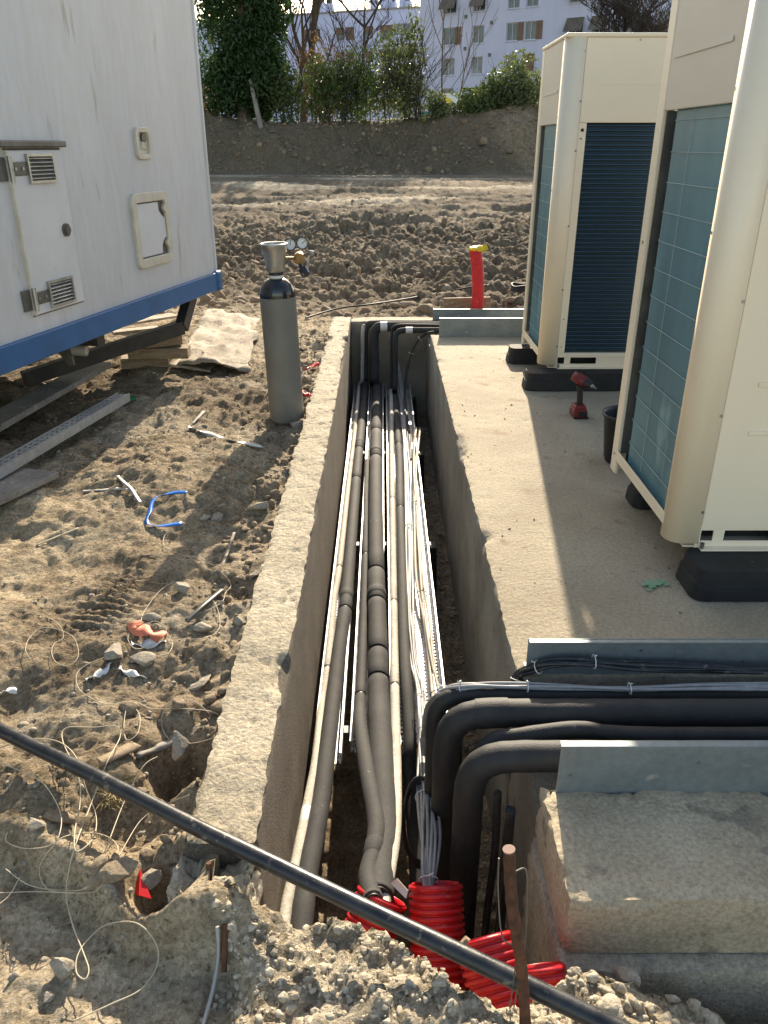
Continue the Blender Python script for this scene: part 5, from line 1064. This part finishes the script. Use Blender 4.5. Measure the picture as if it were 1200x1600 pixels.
def branchy(mb, base, h, r, seed, depth=3, spread=.5, k=3, up=.55, mn=.006):
    rs = random.Random(seed)
    def grow(p, d, L, r_, dep):
        n = 5; q = [p]; dd = d.copy()
        for i in range(n): dd = (dd + Vector((rs.gauss(0, .12), rs.gauss(0, .12), .05))).normalized(); q.append(q[-1] + dd * L / n)
        mb.tube(q, [max(mn, r_ * (1 - .55 * i / n)) for i in range(n + 1)], 6 if dep > 1 else 4, caps=False)
        if dep > 0:
            for j in range(k + (2 if dep > 1 else 1)):
                i = rs.randint(1, n); a = rs.uniform(0, 6.28); nd = (dd * up + Vector((math.cos(a) * spread, math.sin(a) * spread, rs.uniform(.0, .35)))).normalized(); grow(q[i], nd, L * rs.uniform(.42, .7), r_ * .5, dep - 1)
    grow(Vector(base), Vector((rs.gauss(0, .05), 0, 1)), h, r, depth)
def WX(px, Y): return P(px, 227, Y=Y).x
def shrub(name, lb, cat, px, Y, w_, h, n, lm, seed, group=None, bm='bark_dark', z0=2.0, sz=.13, shape=None, stems=5):
    x = WX(px, Y); t = thing(name, lb, cat, (x, Y, z0 - .3), 0, group)
    q, f = leaves((x, Y, z0 + h * .5), (w_ / 2, w_ * .4, h / 2), n, sz, seed, shape); mb = MB(); mb.add(q, f); mb.build('foliage', ML[lm], t)
    mb = MB(); rs = random.Random(seed)
    for k in range(stems): branchy(mb, (x + rs.uniform(-.3, .3) * w_, Y + rs.uniform(-.2, .2), z0 - .3), h * .62, .025, seed * 7 + k, 2, .5, 3)
    mb.build('stems', ML[bm], t); return t
# ivy covered tree
x = WX(392, 31.6); t = thing('ivy_tree', 'tall dark tree completely covered in ivy behind the bank', 'tree', (x, 31.6, 1.7)); mb = MB()
for (dx, dz, rx, rz, n, sd) in ((0, 3.0, 1.55, 3.0, 15000, 1), (-.9, 5.0, 1.1, 1.6, 5000, 2), (.9, 4.6, 1.1, 2.0, 5000, 3), (-.5, 1.4, 1.3, 1.1, 4500, 4), (.7, 1.6, 1.0, 1.3, 4000, 5), (0, 7, 2.0, 1.5, 4000, 6), (-1.35, 5.9, .7, .9, 1400, 7)):
    q, f = leaves((x + dx, 31.6, 1.9 + dz), (rx, 1.1, rz), n, .15, sd, None, .8, .45); mb.add(q, f)
mb.build('foliage', ML['ivy'], t); mb = MB(); mb.tube(spline([Vector((x + .05, 31.3, 1.6)), Vector((x - .1, 31.4, 3)), Vector((x + .1, 31.6, 6)), Vector((x, 31.6, 9))], 5), [.28 - .008 * i for i in range(16)], 12); mb.build('trunk', ML['bark'], t)
mb = MB(); mb.tube([Vector((x + .62, 30.6, 1.9)), Vector((x + .5, 30.7, 2.5)), Vector((x + .30, 30.8, 3.5))], [.10, .09, .06], 10); mb.build('dead_branch', ML['wood_grey'], t)
GR = 'shrubs growing along the top of the far bank'
shrub('shrub', 'low shrub right at the foot of the ivy tree', 'shrub', 452, 31.2, 1.5, 2.1, 1500, 'leaf_mid', 21, GR)
shrub('shrub', 'bare brown shrub between the ivy tree and the evergreen hedge', 'shrub', 500, 34, 2.3, 3.4, 1500, 'leaf_brown', 22, GR, 'twig_brown', sz=.09, stems=12)
shrub('shrub', 'leafy green shrub in front of the bare brown shrub', 'shrub', 515, 31.5, 1.9, 2.5, 2300, 'leaf_mid', 23, GR)
shrub('shrub', 'broad green shrub in the middle of the bank hedge', 'shrub', 565, 31.8, 2.0, 2.7, 2500, 'leaf_mid', 24, GR)
shrub('shrub', 'tall olive green shrub reaching up at the corner of the main block', 'shrub', 618, 32, 2.1, 3.3, 2700, 'leaf_olive', 25, GR)
shrub('shrub', 'thin upright shrub with leafy tips in front of the block corner', 'shrub', 645, 31.7, 1.1, 3.9, 1400, 'leaf_olive', 26, GR, stems=7)
shrub('shrub', 'low sparse shrub left of the yellow sign', 'shrub', 684, 31.4, 1.5, 1.3, 1300, 'leaf_olive', 27, GR)
shrub('shrub', 'low leafy shrub right of the yellow sign', 'shrub', 738, 31.2, 1.7, 1.35, 1800, 'leaf_mid', 28, GR)
shrub('shrub', 'large dense green shrub nearest to the outdoor units', 'shrub', 808, 31.8, 2.6, 2.5, 4000, 'leaf_olive', 29, GR)
shrub('shrub', 'small dark shrub below the block windows beside the dense shrub', 'shrub', 772, 31.5, 1.2, 1.9, 1600, 'leaf_mid', 30, GR)
shrub('shrub', 'scrubby brown growth left of the ivy tree beside the trailer edge', 'shrub', 332, 32, 1.2, 1.5, 500, 'leaf_brown', 31, GR, 'twig_brown', sz=.09)
def bare(lb, px, Y, h, r, seed, m='bark_dark', z0=1.6, depth=3, spread=.5, k=3, trunk_mn=.008):
    x = WX(px, Y); t = thing('bare_tree', lb, 'tree', (x, Y, z0)); mb = MB(); branchy(mb, (x, Y, z0), h, r, seed, depth, spread, k, mn=trunk_mn); mb.build('branches', ML[m], t); return t
bare('bare thick trunk rising right of the ivy tree to the top of the picture', 477, 36, 6.5, .17, 41, 'bark', depth=3, spread=.35, k=2)
bare('slender bare tree right behind the brown shrub', 498, 35, 4.6, .07, 42, depth=3)
bare('bare tree spreading in front of the white rear block', 560, 37, 4.2, .10, 43, 'bark_dark', depth=4, spread=.7)
bare('leafless sapling with thin upright twigs before the main block', 690, 32.5, 4.3, .035, 44, 'twig_brown', z0=2, depth=2, spread=.35)
bare('thin leafless sapling right of the other sapling', 712, 32.8, 3.2, .03, 45, 'twig_brown', z0=2, depth=2, spread=.3)
bare('bare grey tree at the left beside the trailer edge', 333, 38, 4.5, .08, 46, 'bark', depth=3)
x = WX(965, 45); t = thing('bare_tree', 'dark twiggy treetop in front of the awnings above the far outdoor unit', 'tree', (x, 45, 1.2)); mb = MB(); branchy(mb, (x, 45, 1.2), 5.2, .14, 47, 4, .75, 4, mn=.012); branchy(mb, (x + .8, 45, 3.2), 4.2, .1, 48, 4, .8, 4, mn=.012); branchy(mb, (x - .8, 45, 3.2), 4.0, .1, 49, 4, .8, 4, mn=.012); mb.build('branches', ML['bark_dark'], t)
# fence, sign, parked cars
t = thing('wire_fence', 'thin wire fence on posts running behind the bank shrubs', 'fence', (0, 35.5, 1.2))
for k in range(12):
    x = -8.5 + k * 1.6; MB().tube([(x, 35.5, 1.2), (x, 35.5, 3.35)], .035, 8).build('post', ML['fence'], t)
mb = MB()
for z in (1.8, 2.1, 2.4, 2.7, 3.0, 3.3): mb.tube([(-8.5, 35.5, z), (9.1, 35.5, z)], .012, 5)
for k in range(60): x = -8.5 + k * .3; mb.tube([(x, 35.51, 1.8), (x, 35.51, 3.3)], .006, 4)
mb.build('mesh', ML['fence'], t)
x = WX(706, 30.5); t = thing('sign', 'small tilted yellow and white sign among the low shrubs', 'sign', (x, 30.5, 2.0)); MB().tube([(x - .02, 30.5, 1.9), (x - .02, 30.5, 2.95)], .02, 8).build('post', ML['fence'], t)
mb = MB(); mb.box((x, 30.46, 2.92), (.42, .02, .16), Matrix.Rotation(R(28), 3, 'Y')); mb.build('board', ML['tape_white'], t); mb = MB(); mb.box((x - .12, 30.44, 2.86), (.2, .02, .12), Matrix.Rotation(R(28), 3, 'Y')); mb.build('yellow_field', ML['yellow'], t)
def car(px, Y, m, lb, z0=1.2, rz=0):
    x = WX(px, Y); t = thing('parked_car', lb, 'car', (x, Y, z0), rz, 'cars parked behind the fence'); L2 = 2.1
    def prof(pts, w_, name, mm, y=0):
        mb = MB(); n = len(pts); v = [Vector((a, -w_, b)) for a, b in pts] + [Vector((a, w_, b)) for a, b in pts]; mb.add(v, [tuple(range(n))[::-1], tuple(range(n, 2 * n))] + [(i, (i + 1) % n, (i + 1) % n + n, i + n) for i in range(n)]); return mb.build(name, mm, t, local=True, bevel=.05, segs=3)
    prof([(-2.1, .35), (-2.12, .75), (-1.95, .95), (-1.1, 1.0), (-.5, 1.42), (.9, 1.45), (1.7, 1.0), (2.1, .92), (2.15, .4)], .85, 'body', m)
    for a, b in (((-1.0, 1.0), (-.47, 1.37)), ((.1, 1.0), (.1, 1.38))): pass
    mb = MB(); v = [Vector((p_[0], s, p_[1])) for s in (-.862, .862) for p_ in ((-.9, 1.02), (-.45, 1.36), (.82, 1.38), (1.4, 1.02))]; mb.add(v, [(3, 2, 1, 0), (4, 5, 6, 7), (0, 1, 5, 4), (2, 3, 7, 6)]); mb.build('windows', ML['glass_dark'], t, local=True)
    for wx in (-1.3, 1.3):
        for s in (-.72, .72): MB().tube([(wx, s - .1, .32), (wx, s + .1, .32)], .32, 20).build('wheel', ML['tool_black'], t, local=True)
car(612, 44, ML['car_white'], 'white car parked behind the fence, left of the block corner'); car(690, 50, ML['car_blue'], 'blue car parked before the main block'); car(520, 46, ML['car_white'], 'white car parked behind the leafy hedge, the leftmost one')
# ---------------------------------------------------------------- apartment blocks
def facade(name, lb, o, ang, W, H, D, wins, wm, roofy=True):
    root = thing(name, lb, 'building', o, -ang)
    xl = sorted(set([0, W] + [a for w_ in wins for a in (w_[0], w_[0] + w_[2])])); zl = sorted(set([0, H] + [a for w_ in wins for a in (w_[1], w_[1] + w_[3])]))
    mb = MB(); holes = [(w_[0], w_[1], w_[0] + w_[2], w_[1] + w_[3]) for w_ in wins]
    for i in range(len(xl) - 1):
        for j in range(len(zl) - 1):
            cx, cz = (xl[i] + xl[i + 1]) / 2, (zl[j] + zl[j + 1]) / 2
            if any(a < cx < c and b < cz < d for a, b, c, d in holes): continue
            mb.add([(xl[i], 0, zl[j]), (xl[i + 1], 0, zl[j]), (xl[i + 1], 0, zl[j + 1]), (xl[i], 0, zl[j + 1])], [(0, 1, 2, 3)])
    for a, b, c, d in holes: mb.add([(a, 0, b), (c, 0, b), (c, 0, d), (a, 0, d), (a, .3, b), (c, .3, b), (c, .3, d), (a, .3, d)], [(0, 4, 5, 1), (1, 5, 6, 2), (2, 6, 7, 3), (3, 7, 4, 0)])
    mb.add([(0, 0, 0), (0, D, 0), (0, D, H), (0, 0, H), (W, 0, 0), (W, D, 0), (W, D, H), (W, 0, H)], [(0, 3, 2, 1), (4, 5, 6, 7), (1, 2, 6, 5), (3, 7, 6, 2)]); mb.build('wall', wm, root, local=True)
    for (a, z, w_, h, kind) in wins:
        m = MB(); tk = .07
        for q in ((a, z, a + w_, z + tk), (a, z + h - tk, a + w_, z + h), (a, z + tk, a + tk, z + h - tk), (a + w_ - tk, z + tk, a + w_, z + h - tk), (a + w_ * .5 - .03, z + tk, a + w_ * .5 + .03, z + h - tk)): m.b2((q[0], .16, q[1]), (q[2], .22, q[3]))
        fr = m.build('window', ML['win_frame'], root, local=True)
        m = MB(); m.b2((a, .23, z), (a + w_, .25, z + h)); m.build('pane', ML['pane' if kind not in ('curtain',) else 'curtain'], fr, local=True)
        m = MB(); m.b2((a - .08, -.10, z - .08), (a + w_ + .08, .15, z - .005)); m.build('sill', wm, fr, local=True)
        if kind in ('R', 'both'): m = MB(); m.b2((a + w_ - .02, -.06, z), (a + w_ + .62, -.012, z + h)); m.build('shutter', ML['shutter_brown'], fr, local=True)
        if kind in ('L', 'both'): m = MB(); m.b2((a - .5, -.06, z), (a + .02, -.012, z + h)); m.build('shutter', ML['shutter_brown'], fr, local=True)
        if kind == 'closed': m = MB(); m.b2((a + .02, .02, z + .02), (a + w_ - .02, .08, z + h - .02)); m.build('shutter', ML['shutter_brown'], fr, local=True)
        if kind == 'half': m = MB(); m.b2((a + .02, .02, z + h * .5), (a + w_ - .02, .08, z + h - .02)); m.build('roller_shutter', ML['shutter_brown'], fr, local=True)
        if kind == 'awn': m = MB(); m.hull8([Vector(q) for q in ((a - .1, -.02, z + h), (a + w_ + .1, -.02, z + h), (a + w_ + .1, -.06, z + h), (a - .1, -.06, z + h), (a - .15, -.85, z + .35), (a + w_ + .15, -.85, z + .35), (a + w_ + .15, -.9, z + .35), (a - .15, -.9, z + .35))]); m.build('awning', ML['awning'], fr, local=True)
    return root
A0 = R(32); o = P(655, 227, Y=95.8); U = [3.7, 6.9, 10.6, 12.55, 17.2, 19.4, 23.0, 25.4]; wins = []
kinds = {0: ['R', '', 'R', 'R', 'awn', 'awn', 'awn', ''], 1: ['curtain', 'curtain', 'curtain', 'closed', 'R', '', 'R', ''], 2: ['awn', 'awn', 'half', 'half', 'awn', '', 'R', 'R'], -1: ['', 'closed', '', 'R', '', '', '', ''], 3: ['awn', '', 'R', 'R', '', 'awn', '', '']}
for lv, z in ((1, 8.2), (0, 10.95), (2, 13.7), (-1, 5.45), (3, 16.45)):
    for i, u_ in enumerate(U): wins.append((u_ - (.95 if i in (0, 4) else .7), z - .1 - 1.2, 1.5 if i in (0, 4) else 1.25, 1.55, kinds[lv][i]))
mainb = facade('apartment_block', 'large pale lilac apartment block with brown shutters and awnings behind the bank', (o.x, 95.8, 1.2), A0, 34, 20, 12, wins, ML['facade'])
mb = MB(); mb.b2((-.15, -.15, 20.0), (34.2, 12.2, 20.35)); mb.build('roof', ML['roof'], mainb, local=True)
for (a, z) in ((5.3, 9.1), (5.25, 11.9), (8.15, 11.2), (8.1, 8.4)):
    mb = MB(); mb.b2((a, -.12, z), (a + .25, -.001, z + .3)); mb.build('wall_vent', ML['steel_mid'], mainb, local=True)
mb = MB(); mb.b2((.0, -.03, 0), (14, -.002, 3.6)); mb.build('painted_base', ML['teal'], mainb, local=True)
Y2 = 128; A2 = R(22); sc_ = Y2 * .905 / F
o2 = P(300, 227, Y=Y2 + 12); wins = []
def U2(px):      # distance along the rear facade for a pixel column
    d = ray(px, 227); a = Vector((o2.x, Y2 + 12)); ud = Vector((math.cos(A2), -math.sin(A2))); k = d.x / d.y; return (k * a.y - a.x) / (ud.x - k * ud.y)
for row, py in enumerate((-3, 1, 2, 3, 4)): pass
for lv in range(5):
    z = 15.0 - lv * 3.0
    for px, w_, k in ((322, 1.3, ''), (345, 1.3, 'half'), (380, 1.3, ''), (430, 1.3, 'half'), (487, 1.3, 'half'), (502, 1.3, 'closed'), (537, 1.3, 'half'), (552, 1.3, 'closed'), (580, 1.3, 'half'), (606, 2.0, 'half')):
        wins.append((U2(px) - w_ / 2, z - 1.2, w_, 1.6, k))
    wins.append((U2(628) - 1.2, z - 1.9, 2.6, 2.4, ''))
rearb = facade('apartment_block', 'farther white apartment block with roller shutters and chimneys behind the bare trees', (o2.x, Y2 + 12, 1.2), A2, U2(652), 17.2, 10, wins, ML['facade_white'])
for lv in range(5):
    z = 15 - lv * 3.0; mb = MB(); a = U2(628) - 1.3; mb.b2((a, -.9, z - 2.0), (a + 2.8, -.01, z - 1.85)); mb.b2((a, -.9, z - 1.849), (a + 2.8, -.84, z - .95)); mb.build('balcony', ML['facade_white'], rearb, local=True)
mb = MB(); mb.b2((-.1, -.2, 17.2), (U2(652) + .1, 10.1, 17.4)); mb.build('roof', ML['roof'], rearb, local=True)
for px, h in ((578, 1.6), (593, 1.2), (602, 1.3), (606, 1.0), (621, 1.6), (628, 1.0), (512, 1.3), (500, 1.5)):
    a = U2(px); mb = MB(); mb.b2((a - .45, 2, 17.4), (a + .45, 3, 17.4 + h)); c_ = mb.build('chimney', ML['facade_white'], rearb, local=True); mb = MB(); mb.b2((a - .3, 2.1, 17.41 + h), (a + .3, 2.9, 17.4 + h + .6)); mb.build('chimney_pot', ML['steel_dark'], c_, local=True)
o = None
